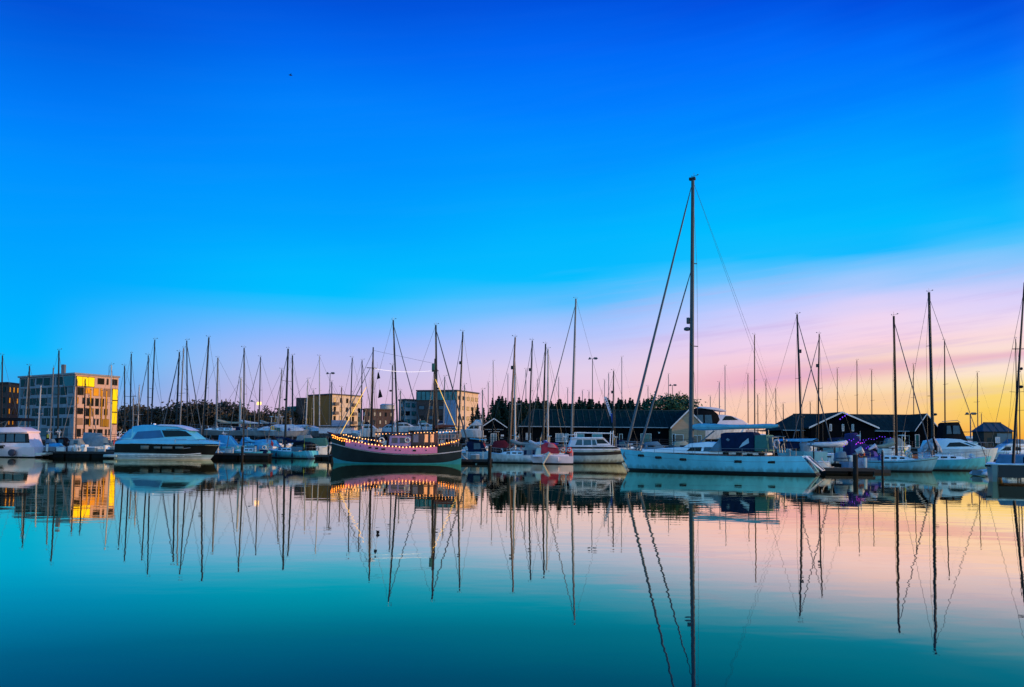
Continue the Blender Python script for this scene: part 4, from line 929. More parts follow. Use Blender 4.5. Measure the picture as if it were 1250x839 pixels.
    for px in range(536,562,4): b.tube([P(px,545,-1.5),P(px,531,-1.45)],.03,5)
    for py in (531,536,541): b.tube([P(535,py,-1.5),P(561,py-.5,-1.35)],.03,5)
    b.build('stern_rail',mat('rail_rose_grey',(.35,.28,.30),.5),t)
    b=MB()
    for px in range(420,475,7): x=q(px,0)[0]; yb,ze=edge(x); b.tube([(x,-yb,ze),(x,-yb,ze+.62)],.03,5)
    b.tube([(q(px,0)[0],-edge(q(px,0)[0])[0],edge(q(px,0)[0])[1]+.62) for px in range(420,480,5)],.02,5); b.build('deck_rail',WIRE,t)
    # masts
    for (x0,x1,tp,r_,yd) in ((453,454.3,424,.13,449.5),(529,529.2,438,.14,452.5)):
        A=P(x0,546); C_=P(x1,tp); C_.x=A.x+.05
        b=MB(); b.tube([A,A.lerp(C_,.6),C_],[r_,r_*.9,r_*.5],8); ma=b.build('mast',MDARK,t)
        f_=(546-yd)/(546-tp); p=A.lerp(C_,f_); b=MB(); b.tube([p+Vector((-.62 if tp<430 else -.2,-.3,0)),p+Vector((.4,.3,0))],.045,6); b.build('crosstree',MDARK,ma)
        for s in (-1,1):
            b=MB(); b.tube([Vector((A.x+.3*s+.2,s*1.7,q(0,544)[1])),p],.018,4); b.build('shroud',WIRE,t)
    for (mx_,tp_) in ((453.5,432),(453.5,447),(529,446),(529,458)):
        for s in (-1,1):
            for px in (mx_-10,mx_+8):
                b=MB(); b.tube([Vector((q(px,HOR)[0],s*1.9,q(px,543)[1])),P(mx_+.2,tp_)],.010,4); b.build('shroud',WIRE,t)
    for a_,c_,r_ in (((455,538),(474,533.5),.20),((531,521.5),(556,520),.20)):
        A=P(*a_); C_=P(*c_); b=MB(); b.tube([A,A.lerp(C_,.3)+Vector((0,0,.06)),A.lerp(C_,.7),C_],[r_*1.2,r_*1.1,r_*.8,r_*.4],8); b.build('furled_sail',mat('tan_bark_sail',(.10,.03,.022),.85,var=.3,scale=3,bump=.5),t)
    A=P(410,530.5); C_=P(450,450); b=MB(); b.tube([A,A.lerp(C_,.5),C_],[.05,.06,.03],6); b.build('furled_staysail',ROPE,t)
    for px,m_ in ((443,OFFW),(448,C_BLUE),(466,ORANGE),(471,OFFW),(508,C_TAN),(540,OFFW),(548,C_BLACK),(553,C_GREY)):
        b=MB(); p_=P(px,540.5,-1.0); b.box(p_,(.42,.4,.55)); b.build('deck_box',m_,t,bevel=.05)
    for px in (468,499):
        b=MB(); torus(b,P(px,537.5,-1.55),.26,.08); b.build('lifebuoy',OFFW,t)
    b=MB(); b.tube([P(470,536),P(470,530.5)],[.14,.14],8); b.tube([P(470,530.5),P(471,529.5)],[.16,.16],8); b.build('stove_pipe',BLACKB,t)
    b=MB(); b.box(P(527.8,449),(.34,.3,.9)); b.build('mast_lantern_box',C_GREEN,t,bevel=.03)
    b=MB(); b.tube([P(408,531),P(453.8,428)],.02,4); b.build('forestay',WIRE,t)
    b=MB(); b.tube([P(454,428),P(529,444)],.012,4); b.build('triatic_stay',WIRE,t)
    b=MB(); b.tube([P(529,440),P(560,534)],.018,4); b.build('backstay',WIRE,t)
    b=MB(); b.tube([P(455,541),P(474,536)],[.09,.07],6); b.build('boom',MDARK,t); b=MB(); b.tube([P(530,524),P(556,523)],[.09,.07],6); b.build('boom',MDARK,t)
    return q,edge
kq,kedge=ketch()
_bulbs={}
def garland(label, pts, bulb, every, r=.065, cord=.012, cm=None, name='string_lights', rad_noise=.055):
    pts=[Vector(p) for p in pts]; o=pts[0]; t=thing(name,label,'string lights',o,0,'strings of lights in the marina')
    b=MB(); b.tube([p-o for p in pts],cord,5); b.build('cord',cm or WIRE,t)
    g=random.Random(len(pts)); d=0; acc=every*.5; first=None
    for a,c_ in zip(pts,pts[1:]):
        l=(c_-a).length; s=acc
        while s<l:
            p=a.lerp(c_,s/l)-o+Vector((0,-.02,-.05+g.uniform(-rad_noise,rad_noise)))
            if bulb:
                key=(bulb.name,r)
                if key not in _bulbs: m_=MB(); m_.ball((0,0,0),r,(1,1,1.2),sub=1); ob=m_.build('bulb',bulb,t); _bulbs[key]=ob; ob.location=p
                else: ob=_bulbs[key].copy(); COL.objects.link(ob); ob.parent=t; ob.location=p
            s+=every
        acc=s-l
    return t
kr=Matrix.Rotation(R(2),4,'Z'); kl=Vector(kq.loc)
def KP(px,py,y=0): x,z=kq(px,py); return kl+kr@Vector((x,y,z))
def Ksheer(px,up,off=.13): x=kq(px,0)[0]; yb,ze=kedge(x); return kl+kr@Vector((x,-yb-off,ze+up))
garland('row of warm bulbs along the rail of the old ketch',[Ksheer(px,.10) for px in range(424,536,6)],LAMPW,.37,r=.065)
garland('cluster of orange bulbs wrapped round the upswept bow of the old ketch',[Ksheer(px,.12,.12) for px in (405,408,412,416,420,424)],LAMPO,.27,r=.06)
garland('second orange strand drooping below the bow rail of the old ketch',[Ksheer(px,-.10,.10) for px in (406,410,415,420,426,432)],LAMPO,.33,r=.055)
garland('short upper row of pale bulbs above the foredeck of the old ketch',[Ksheer(px,.55,.05) for px in range(420,476,7)],LAMPW,.33,r=.055)
garland('orange lights bunched on the stern rail of the old ketch',[KP(536,543.3,-1.75),KP(545,541.5,-1.72),KP(552,539.5,-1.6),KP(557,538,-1.5),KP(561,537,-1.35)],LAMPO,.27,r=.06)
garland('white bulbs hanging from the fore awning of the old ketch',[KP(459,529.3,-1.4),KP(482,529.6,-1.5),KP(504,529.2,-1.65)],LAMPW,.36,r=.045)
garland('white bulbs hanging from the aft awning of the old ketch',[KP(506,528.2,-1.95),KP(532,527.6,-1.8),KP(559,526,-1.6)],LAMPW,.34,r=.045)
def rope_light(label, a, c_, m, r, sag=0):
    t=thing('light_rope',label,'string lights',a,0,'strings of lights in the marina'); d=c_-a; b=MB()
    b.tube([d*(k/12)+Vector((0,0,-sag*4*(k/12)*(1-k/12))) for k in range(13)],r,6); b.build('glowing_rope',m,t)
    b=MB(); b.tube([Vector((0,0,-.1)),Vector((0,0,.1))],.07,6); b.build('end_plug',WIRE,t)
rope_light('yellow light rope rising from the bow of the old ketch to its foremast',KP(415,531),KP(446,472.5),ROPELT,.032)
rope_light('yellow light rope running from the mizzen mast of the old ketch down to its stern',KP(530,462),KP(558,526),ROPELT,.032)
rope_light('white light rope strung between the two masts of the old ketch',KP(454.5,450),KP(528,452.5),ROPELW,.024,sag=.25)
# signal pennants hanging below the foremast yard
for px,py,l,wd,lab in ((460,459,.75,.26,'small dark pennant, upper one of the two hanging beside the ketch foremast'),(462.3,481,.95,.34,'larger dark pennant, lower one of the two hanging beside the ketch foremast')):
    p=KP(px,py); t=thing('pennant',lab,'flag',p,0,'dark pennants on the ketch'); b=MB()
    b.loops([(-.03,-.012,l/2),(.08,-.012,l/2),(wd,-.012,-l*.35),(-wd*.5,-.012,-l*.5)],[(-.03,.012,l/2),(.08,.012,l/2),(wd,.012,-l*.35),(-wd*.5,.012,-l*.5)]); b.build('cloth',C_BLACK,t)
    b=MB(); b.tube([(0,0,l/2),(-.1,0,l/2+1.1)],.01,4); b.build('halyard',WIRE,t)

HSH = mat('hull_dull_white', (.30,.31,.33), .45, var=.25, scale=.9, streak=(2.2,2.2,.5))
# ------------------------------------------------------------------ sailing yachts (mast top px, mast foot px, depth)
A_=132
SB=[
# left: afloat in front of the apartment block
dict(label='yacht whose dark mast stands at the left edge of the picture before the brown block',top=(3,434),bpx=2,Y=123.0,stay=-20,head=180,hm=NAVY,mm=MDARK,det=1),
dict(label='yacht with a dark-tipped mast before the left end of the six storey block',top=(36,447),bpx=34.5,Y=124.5,stay=-12,head=180,hm=NAVY,mm=ALU,det=1,furl=.05),
dict(label='yacht with a thin pale leaning mast at the far left of the six storey block',top=(35,461),bpx=29,Y=124.5,L=7,head=60,hm=NAVY,mm=ALUL,det=1),
dict(label='small yacht with a short pale mast ending below the block roof, by the yellow cabinet',top=(50,471),bpx=46,Y=124.0,stay=-9,head=180,hm=NAVY,mm=MWHITE,det=1),
dict(label='yacht with a slender pale leaning mast just left of the tallest one by the block',top=(66,449),bpx=61,Y=124.0,L=8,head=120,hm=NAVY,mm=ALUL,det=1),
dict(label='yacht with the tallest dark mast in front of the six storey block',top=(72,428),bpx=71,Y=123.5,stay=16,head=0,hm=GREYH,mm=ALU,mr=.10,det=1),
dict(label='yacht with a brown mast standing left of the golden corner window bottom edge',top=(94,463),bpx=93,Y=123.0,stay=-18,head=180,hm=NAVY,mm=MWARM,furl=.06,det=1),
dict(label='yacht with a dark mast in front of the pink face, under the golden window',top=(104,463),bpx=103,Y=123.5,stay=12,head=0,hm=NAVY,mm=MDARK,det=1,furl=.05),
dict(label='yacht with a white mast against the tall golden stair window of the block',top=(136,446),bpx=136,Y=124.0,stay=9,head=0,hm=NAVY,mm=MWHITE,det=1),
dict(label='yacht with a thin mast just right of the six storey block',top=(152,447),bpx=153,Y=121,stay=-10,head=180,hm=NAVY,mm=ALU,det=1),
dict(label='yacht with a plain tall mast behind the stern of the dark-banded motor yacht',top=(159,432),bpx=159,Y=119,L=9,head=90,hm=NAVY,mm=ALU,det=1),
dict(label='small yacht with a stubby mast just left of the short white mast',top=(162,485),bpx=162.5,Y=116,L=6.5,head=80,hm=NAVY,mm=ALUL,det=1),
dict(label='small yacht with a short white mast behind the dark-banded motor yacht stern',top=(170,472),bpx=168,Y=123,L=7,head=100,hm=WHITE,mm=MWHITE,det=1),
dict(label='yacht with its furled sail sloping left, left of the leaning tall mast',top=(181,434),bpx=181,Y=120,stay=-12,head=180,hm=NAVY,mm=ALU,furl=.055,det=1),
dict(label='yacht with the tall right-leaning mast above the dark-banded motor yacht canopy',top=(189,415),bpx=184,Y=117,stay=12,head=0,hm=NAVY,mm=ALU,det=1),
dict(label='yacht with a thick dark furled sail sloping left above the motor yacht wheelhouse',top=(219,430),bpx=214.5,Y=119,stay=-20,head=180,hm=WHITE,mm=ALU,mr=.11,furl=.09,det=1),
dict(label='yacht with a slim leaning mast between two thicker masts above the motor yacht',top=(225,425),bpx=219,Y=124,L=9,head=70,hm=WHITE,mm=ALUL,det=1),
dict(label='yacht with a tall mast and pale furled sail sloping down to the right',top=(228,416),bpx=229.5,Y=117,stay=20,head=0,hm=WHITE,mm=ALU,furl=.08,det=1),
dict(label='yacht with the tallest mast left of the street lamp, wind vane on top',top=(255,412),bpx=247,Y=113,stay=-16,head=180,hm=WHITE,mm=ALU,mr=.11,det=2,bits=('radar',),rad=.44,cover=C_GREY),
dict(label='pale yacht ashore, furled sail on its mast, first right of the motor yacht',top=(266,437),bpx=264,Y=139,L=12,head=180,z0=3.0,hm=GREYH,mm=ALUL,mr=.13,cover=C_TAN),
dict(label='yacht afloat with a cyan hull cover and mast in front of the white hulls ashore',top=(298,425),bpx=298,Y=108,stay=-19,head=180,hm=HCY,mm=ALU,mr=.09,cover=C_CYAN,bimini=C_CYAN,furl=.05),
dict(label='pale yacht ashore with a fat white furled sail close to the cyan-covered yacht mast',top=(294,462),bpx=293,Y=141,L=12.5,head=180,z0=3.0,hm=GREYH,mm=MWHITE,mr=.15,cover=C_WHITE),
dict(label='yacht ashore right of the lit street lamp with its furled sail sloping left',top=(318,436),bpx=316,Y=137,stay=-20,head=180,z0=3.0,hm=HSH,mm=ALU,furl=.06,cover=C_GREY),
dict(label='teal-white sloop with black sprayhood and two fenders, stern to the right, by the ketch bow',top=(352,426),bpx=348,Y=110.5,L=10.2,head=146,hm=HCY,mm=ALU,mr=.12,furl=.05,cover=C_NAVY,bimini=C_BLACK,fend=2,spread=2,bits=('radar',),rad=.5),
dict(label='yacht under pale tarpaulin with a dark mast just right of the teal-white sloop mast',top=(357,434),bpx=357,Y=132,stay=14,head=0,z0=2.9,hm=HSH,mm=ALU,mr=.11,det=2,tarp=C_WHITE,boom=False),
dict(label='yacht ashore with a slanting thin mast left of the teal-white sloop mast, white tarpaulin',top=(344,451),bpx=339,Y=136,L=10,head=180,z0=2.9,hm=HSH,mm=ALUL,tarp=C_WHITE,boom=False),
dict(label='yacht ashore under pale blue tarpaulin before the brown-sided block, slanting white mast',top=(376,463),bpx=373,Y=137,L=10,head=0,z0=2.9,hm=HSH,mm=MWHITE,tarp=C_WHITE,boom=False),
dict(label='small yacht with a short white mast against the plain brown side of the block',top=(383,476),bpx=383,Y=139,L=7,head=0,z0=2.8,hm=HSH,mm=MWHITE,mr=.07,tarp=C_CYAN,boom=False),
dict(label='yacht with the tallest white mast against the plain brown side of the block',top=(390,435),bpx=390,Y=142,L=10,head=180,z0=2.9,hm=HSH,mm=MWHITE,mr=.08,det=1),
dict(label='yacht with a thin mast beside the double street lamp over the brown-sided block',top=(405,466),bpx=405,Y=140,L=8,head=180,z0=2.8,hm=HSH,mm=ALU,det=1),
dict(label='yacht with a thin mast over the middle of the balconied front',top=(417,473),bpx=417,Y=141,L=8,head=180,z0=2.8,hm=HSH,mm=MWARM,det=1),
dict(label='yacht with a tall dark mast over the balconied front, left of the ketch foremast',top=(430,437),bpx=427,Y=134,stay=-14,head=180,z0=2.8,hm=HSH,mm=ALU,det=1),
dict(label='yacht with a dark mast close left of the ketch foremast, stay sloping right',top=(442,440),bpx=441,Y=136,stay=13,head=0,z0=2.8,hm=HSH,mm=ALU,furl=.06,det=1),
dict(label='yacht behind the ketch with the taller mast left, long furled sail sloping right',top=(480,391),bpx=487,Y=100,stay=33,head=0,hm=WHITE,mm=ALU,mr=.10,furl=.075,det=2,rl=False),
dict(label='yacht with a shorter mast left of the tall left-leaning one behind the ketch',top=(479,446),bpx=479,Y=112,stay=-14,head=180,hm=WHITE,mm=ALU,det=1,bits=('radar',),rad=.7),
dict(label='yacht behind the ketch mizzen with a heavy dark furled sail sloping right',top=(532,397),bpx=534,Y=98,stay=37,head=0,hm=WHITE,mm=ALU,mr=.12,furl=.105,det=2,rl=False,bits=('radar',),rad=.50),
dict(label='yacht with a dark mast and reflector over the sunlit wing of the brick block',top=(565,405),bpx=559,Y=104,stay=-17,head=180,hm=WHITE,mm=ALU,mr=.10,furl=.05,bits=('reflector',)),
dict(label='yacht with a short pale mast just right of the ketch mizzen mast',top=(543,460),bpx=541,Y=133,L=8,head=0,z0=2.8,hm=HSH,mm=ALUL,det=1),
dict(label='yacht with a short thin mast in front of the peach wing of the brick block',top=(567,470),bpx=567,Y=136,L=8,head=0,z0=2.8,hm=HSH,mm=ALUL,det=1),
dict(label='yacht with a thin mast against the narrow pale block',top=(489,477),bpx=488,Y=135,L=8,head=180,z0=2.8,hm=HSH,mm=ALUL,det=1),
dict(label='yacht with a pale mast standing at the left corner of the small gabled shed',top=(589,476),bpx=589,Y=126,L=8,head=0,hm=NAVY,mm=ALUL,det=1),
# middle
dict(label='grey-covered sloop with pale cockpit tarpaulin and three cabin ports, beside the pontoon pile',top=(629,412),bpx=622,Y=88,L=7.6,head=170,hm=WHITE,mm=MWARM,mr=.10,cover=C_GREY,bimini=C_GREY,bits=('reflector',),backst=False,spread=2,fb=(1.0,.95,1.35)),
dict(label='yacht with a white mast and bundled blue sail behind the grey-covered sloop',top=(628,445),bpx=629,Y=95,L=7,head=100,hm=WHITE,mm=MWHITE,mr=.11,cover=C_BLUE),
dict(label='yacht with a pale curved sail cover on its boom, reflector high on the mast',top=(650,416),bpx=645,Y=100,stay=-16,head=160,hm=WHITE,mm=ALU,mr=.10,cover=C_WHITE,furl=.05,bits=('reflector',)),
dict(label='yacht with a blue sail cover behind the red-canopied boat, left of two close masts',top=(666,420),bpx=662,Y=104,stay=-17,head=180,hm=WHITE,mm=ALU,mr=.11,cover=C_BLUE,hood=C_BLUE,furl=.05),
dict(label='yacht with a white mast close against the blue-covered yacht mast on its right',top=(669,426),bpx=669,Y=112,L=9,head=0,hm=WHITE,mm=MWHITE,mr=.11,cover=C_WHITE),
dict(label='tall-masted yacht left of the double lamp, its long furled sail sloping left',top=(703,365),bpx=697,Y=110,stay=-37,head=180,hm=WHITE,mm=ALUL,mr=.13,furl=.095,spread=2,cover=C_WHITE),
dict(label='yacht with a mast behind the big yacht bow, pale banner on its stay',top=(749,453),bpx=748,Y=108,L=8,head=180,hm=WHITE,mm=ALU,mr=.09,bits=('reflector',),cover=C_WHITE),
# right, afloat
dict(label='yacht right of the big yacht stern, grey-blue hull cover and two crossing furled sails',top=(973,384),bpx=979,Y=79,stay=37,head=0,hm=WHITE,mm=ALU,mr=.11,furl=.075,cover=C_CYAN,bits=('reflector','radar'),rad=.28,L=10),
dict(label='yacht with a dark mast under the boathouse gable and a furled sail sloping left',top=(1000,408),bpx=998,Y=84,stay=-38,head=180,hm=WHITE,mm=MDARK,mr=.085,furl=.07,cover=C_WHITE,bits=('reflector',),L=9.5),
dict(label='white sloop with a dark sheer stripe, bow to the right before the boathouse',top=(1091,386),bpx=1094,Y=64.5,L=7.4,head=-22,hm=HPT,stripe=BLACKB,mm=MDARK,mr=.10,furl=.06,cover=C_TAN,foot=3.2,fb=(1.1,1.05,1.45),mpos=.02,backst=False),
dict(label='pale teal sloop with heaped sails at the foot of its tall mast, bow right',top=(1134,357),bpx=1139,Y=67,L=9.0,head=-12,hm=HCY,mm=ALU,mr=.13,furl=.035,spread=2,fb=(1.2,1.1,1.5),bits=('radar',),rad=.27,mpos=-.10,boom=False,foot=3.9),
dict(label='yacht with a thin dark mast behind the catamaran mast at the right edge',top=(1241,414),bpx=1241,Y=80,L=9,head=80,hm=NAVY,mm=MDARK,mr=.06,det=1),
dict(label='yacht with a short dark mast at the very right edge, lowest of the three there',top=(1245,455),bpx=1244.5,Y=84,L=8,head=100,hm=NAVY,mm=MDARK,mr=.06,det=1),
]
for d in SB: sailboat(**d)
# far yachts on the hard beyond the sheds: only their masts show
FAR=[(596,467,'behind the conifers, shorter of two masts just left of the gabled shed apex'),(602,441,'behind the conifers, taller mast just left of the gabled shed apex'),(620,457,'behind the conifers between the gabled shed apex and the grey-covered sloop mast'),
(642,451,'behind the conifers, in the gap right of the grey-covered sloop mast'),(656,463,'behind the conifers, left of the two close masts'),(682,461,'behind the conifers, halfway between the two close masts and the tall pale mast'),
(693,474,'behind the conifers, very short, touching the tall pale mast on its left'),(711,477,'behind the conifers, short mast just left of the tall double lamp post'),(719,478,'behind the conifers, short mast touching the tall double lamp post'),
(738,464,'behind the conifers, left of two short masts beside the pale banner'),(743,456,'behind the conifers, right of two short masts beside the pale banner'),(759,436,'behind the long shed, its tall mast and stay left of the big furled genoa'),
(791,472,'behind the conifers between the big yacht two furled headsails'),(816,457,'behind the leafy treetop over the long shed'),
(867,484,'far off, stub mast directly right of the big yacht mast'),(878,467,'far off above the black-canopied flybridge, shorter of two masts'),(885,447,'far off above the black-canopied flybridge, taller of two masts'),
(913,457,'far off above the cyan boom cover, left of its tallest mast'),(921,409,'far off with the tallest brown mast above the cyan boom cover'),(925,482,'far off with a short brown mast touching the tallest one on its right'),
(935,464,'far off above the end of the cyan boom cover'),(947,475,'far off just right of the end of the cyan boom cover'),(956,493,'far off with a very short brown mast left of the boathouse roof'),
(989,491,'far off with a short brown mast between the two dark crossing masts'),(1022,450,'far off with an orange-brown mast directly above the boathouse gable peak'),(1046,440,'far off with a dark brown mast right of the boathouse gable peak'),
(1064,452,'far off with an orange-brown mast halfway along the boathouse ridge'),(1115,445,'far off with an orange-brown mast above the right end of the boathouse'),(1153,416,'far off with a dark mast right of the tall heaped-sail sloop mast'),
(1193,455,'far off, lone brown mast against the yellow sky left of the net store'),(1198,505,'far off with a stub mast touching the lone brown mast before the yellow sky')]
rf=random.Random(21)
for (px,py,ds) in FAR:
    Yf=rf.uniform(182,205) if px<860 else rf.uniform(150,185)
    st=rf.choice((-1,1))*rf.uniform(12,18)
    if px==759: st=14
    sailboat('yacht '+ds,(px,py),px+(px-625)/900,Yf,stay=st,head=0 if st>0 else 180,hm=rf.choice((WHITE,NAVY,GREYH)),mm=MDARK if px in (1153,1046) else (MWARM if px>900 else ALUL),mr=.10 if px in (921,1153) else .08,z0=2.9,det=1,wr=.007,group='far yachts ashore beyond the sheds',L=rf.uniform(8.5,11))
# ------------------------------------------------------------------ motorboats
DK=mat('motor_hull_black',(.010,.013,.013),.4,var=.3,spec=.2)
# dark-banded motor yacht (left)
def motoryacht():
    q=Px(207,105,R(-3)); L=(271-147)*q.k; B=4.1
    t=thing('motor_yacht','sleek blue-white motor yacht with a broad black hull band and raked canopy','motor yacht',q.loc,R(-3),'motorboats moored in the marina')
    fb=[q(0,y)[1] for y in (541.5,542,543.5)]
    _,edge=hull(t,L,B,fb,rake=1.5,srake=.35,mats=(mat('motor_yacht_hull_white',(.36,.50,.52),.35,var=.15),mat('boot_white',(.6,.63,.62),.4),DK,DECK),stripe=(1.18,.04),transom=.88,flare=.85,boot=.22,n=22,full=2.8)
    q_=q.poly
    b=MB(); b.box((-L/2-.3,0,.35),(1.7,B*.86,.34)); b.build('swim_platform',mat('platform_grey_green',(.33,.42,.40),.5),t,bevel=.1)
    CY=mat('cabin_blue_white',(.10,.47,.64),.3,var=.08); CY2=mat('foredeck_blue_white',(.15,.52,.66),.3,var=.08); HT=mat('hardtop_lilac_white',(.58,.60,.74),.3,var=.08); 
    H=House(t,'deck_moulding',q_((149,542.0),(151,538.5),(160,536.5),(196,535.4),(222,535.2),(244,536.6),(260,539.4),(269,542.2)),B/2*.96,.78,CY2,bevel=.08)
    H2=House(t,'cabin',q_((153,538.5),(166,524.5),(166,521),(178,519),(206,519),(221,520.8),(232,524.8),(240,531),(246,536.5),(196,538.5)),B/2*.78,.66,CY,bevel=.10)
    H2.panel(H2.o,'window',q_((207.5,533.6),(203,525.6),(224,525.6),(232,526.8),(240.5,532.6)),GLASS,out=.03)
    H2.panel(H2.o,'canopy_side',q_((169,536.4),(174,527.2),(201,525.4),(206.5,534.2),(186,536)),mat('canopy_side_blue',(.01,.11,.26),.5,var=.2),out=.03)
    House(t,'wing_fin',q_((156,537),(170,523.5),(174,523.5),(167,537)),B/2*.80,.70,CY,bevel=.04)
    b=MB()
    for x0,x1,y0,y1 in ((208,232,524.2,524.9),(152,250,537.0,537.5)):
        xa,za=q(x0,y0); xb,zb=q(x1,y1); b.box(((xa+xb)/2,-B/2*(.60 if y0<530 else .80),za),(xb-xa,.08,.06))
    b.build('trim_line',STEEL,t)
    b=MB(); b.loops([(*q(206,521.4)[:1],-.8,q(206,520.2)[1]),(q(219,521)[0],-.8,q(219,520.8)[1]),(q(219,521)[0],.8,q(219,520.8)[1]),(q(206,521)[0],.8,q(206,520.2)[1])],[(q(206,0)[0],-.8,q(206,519.9)[1]+.02),(q(219,0)[0],-.8,q(219,520.5)[1]+.02),(q(219,0)[0],.8,q(219,520.5)[1]+.02),(q(206,0)[0],.8,q(206,519.9)[1]+.02)]); b.build('sunroof',GLASS,t)
    House(t,'aft_canopy',q_((149.5,541),(156,533),(164.5,524),(168,524),(168,538),(152,540)),B/2*.82,.80,C_CYAN,bevel=.06)
    for a,e in ((182,192),(198,206),(208,220),(223,233)):
        x=(q(a,0)[0]+q(e,0)[0])/2; yb,ze=edge(x); b=MB(); b.box((x,-yb+.00,q(0,546.5)[1]),((e-a)*q.k,.22,.50 if a<190 else .32)); b.build('hull_window',mat('hull_window_glass',(.03,.05,.06),.05,spec=.9),t,bevel=.04)
    House(t,'hardtop',q_((196,520.2),(200,518.4),(216,518.8),(228,521.2),(238,526.0),(234,525.8),(222,521.6)),B/2*.62,.92,HT,bevel=.03)
    for z_,w_ in ((.50,.05),(.27,.05)):
        b=MB(); pts=[]
        for k in range(13):
            x=-L/2+.3+(L-2.2)*k/12; zz=z_+.25*max(0,(k/12-.55)/.45)**2; pts.append((x,-edge(x,zz)-.02,zz))
        b.tube(pts,w_,6); b.build('chine_strake',WHITE,t)
    b=MB(); b.tube([(q(232,0)[0],-edge(q(232,0)[0])[0]-.03,q(0,547.5)[1]),(q(240,0)[0],-edge(q(240,0)[0])[0]-.03,q(0,546.3)[1])],.05,6); b.build('chrome_trim',STEEL,t)
    for s in (-1,1):
        pts=[]
        for px in (222,234,246,258,268): x=q(px,0)[0]; yb,ze=edge(x); pts.append((x,s*max(.06,yb-.15),ze+.62))
        rail(t,'bow_rail',pts,.62,r=.018,every=1.3,mid=False)
    b=MB(); b.tube([(q(184,0)[0],0,q(0,519.5)[1]),(q(184,0)[0],0,q(0,516.5)[1])],.03,6); b.ball((q(188,0)[0],0,q(0,518.3)[1]),.2,(1,1,.7)); b.build('radar',WHITE,t)
motoryacht()
# left edge wheelhouse cruiser
r,q,B,edge=motorboat('cabin_cruiser','pale cabin cruiser with wraparound windows and a dark fender, cut by the left edge',-22,50,116,-1,(545.5,545,543),B=3.6,hm=PINKW,houses=(
  ('cabin',((-6,546),(-9,538),(-4,528.5),(40,528),(44,541),(46,546)),.82,.9,PINKW,(('window_band',((-4,540.8),(-1.5,529.4),(41.8,529.4),(44,540.8)),C_BLACK),('window',((-2.6,540),(-.8,530.4),(5,530.4),(5.5,540)),BGLASS),('window',((7,540),(7,530.4),(13.5,530.4),(14,540)),BGLASS),('window',((16,539.5),(16,530),(24.5,530),(25,539.5)),BGLASS),('window',((26.5,539.5),(26.5,530),(38,530),(39,539.5)),BGLASS),('window',((39.8,540),(39.5,530.5),(42,531),(43.5,540)),GLASS))),
  ('flybridge',((-6,528.3),(-3,522.5),(30,521.5),(41,526.5),(41,528.3)),.86,.86,PINKW,()),
  ('bimini',((-12,513.8),(-10,510.5),(30,510.5),(34,514)),.8,.9,C_BLACK,()),
  ('lower_stripe',((6,547.3),(6,543.6),(15,543.6),(15,547.3)),1.03,1,GLASS,())),rails=((-20,.6),(-10,.6),(0,.6)))
for px in (-4,12,28):
    b=MB(); b.tube([(q(px,522)[0],-1.2,q(px,522)[1]),(q(px+4,514)[0],-1.2,q(px+4,514)[1])],.04,5); b.build('bimini_post',STEEL,r)
b=MB(); x,z=q(27,552.5); b.tube([(x,-B/2-.05,z),(x,-B/2-.45,z)],[.45,.42],14); b.build('round_fender',FEND,r,bevel=.06)
b=MB(); b.loops([(q(36,0)[0],-1.5,.15),(q(62,0)[0],-1.1,.35),(q(63,0)[0],-1.1,.62),(q(36,0)[0],-1.5,.55)],[(q(36,0)[0],1.5,.15),(q(62,0)[0],1.1,.35),(q(63,0)[0],1.1,.62),(q(36,0)[0],1.5,.55)]); b.build('bathing_platform',CREAM,r,bevel=.06)
def open_boat(name,label,px0,px1,Y,sgn,dk,canopy,cm,hm=WHITE,cat='motorboat',B=None,engine=True,win=True,rails=False,boot=BLACKB,stripe=None,z0=0,rz=0):
    """small open or cuddy boat with a fabric canopy: dk = deck pixel row, canopy = profile in pixels"""
    r,q,B,edge=motorboat(name,label,px0,px1,Y,sgn,(dk+.3,dk,dk-1.0),B=B,hm=hm,boot=boot,stripe=stripe,platform=False,cat=cat,z0=z0,rz=rz)
    fx=lambda f: px0+(px1-px0)*f
    House(r,'coaming',q.poly((fx(.06),dk+1),(fx(.06),dk-1.2),(fx(.9),dk-1.6),(fx(.9),dk+1)),B/2*.86,.85,hm,bevel=.04)
    if canopy:
        H=House(r,'canopy',q.poly(*canopy),B/2*.82,.72,cm,bevel=.07)
        if win:
            xs=[p[0] for p in canopy]; ys=[p[1] for p in canopy]; a,e=min(xs),max(xs); u,v=min(ys),max(ys)
            H.panel(H.o,'canopy_window',q.poly((a+(e-a)*.35,v-(v-u)*.25),(a+(e-a)*.35,u+(v-u)*.25),(a+(e-a)*.65,u+(v-u)*.25),(a+(e-a)*.68,v-(v-u)*.25)),BGLASS)
    if engine and not z0:
        x=-sgn*(px1-px0)*q.k/2-sgn*.25; b=MB(); b.box((x,0,.95),(.45,.4,.6)); b.box((x,0,.35),(.18,.16,.9)); b.build('outboard_motor',RUBBER,r,bevel=.08)
    for f_ in (.3,.65):
        x=q(fx(f_),0)[0]; yb,ze=edge(x); fender(r,(x,-yb-.1,ze-.4),.09,.45,hm if hm is not WHITE else C_SLATE)
    return r,q,B,edge
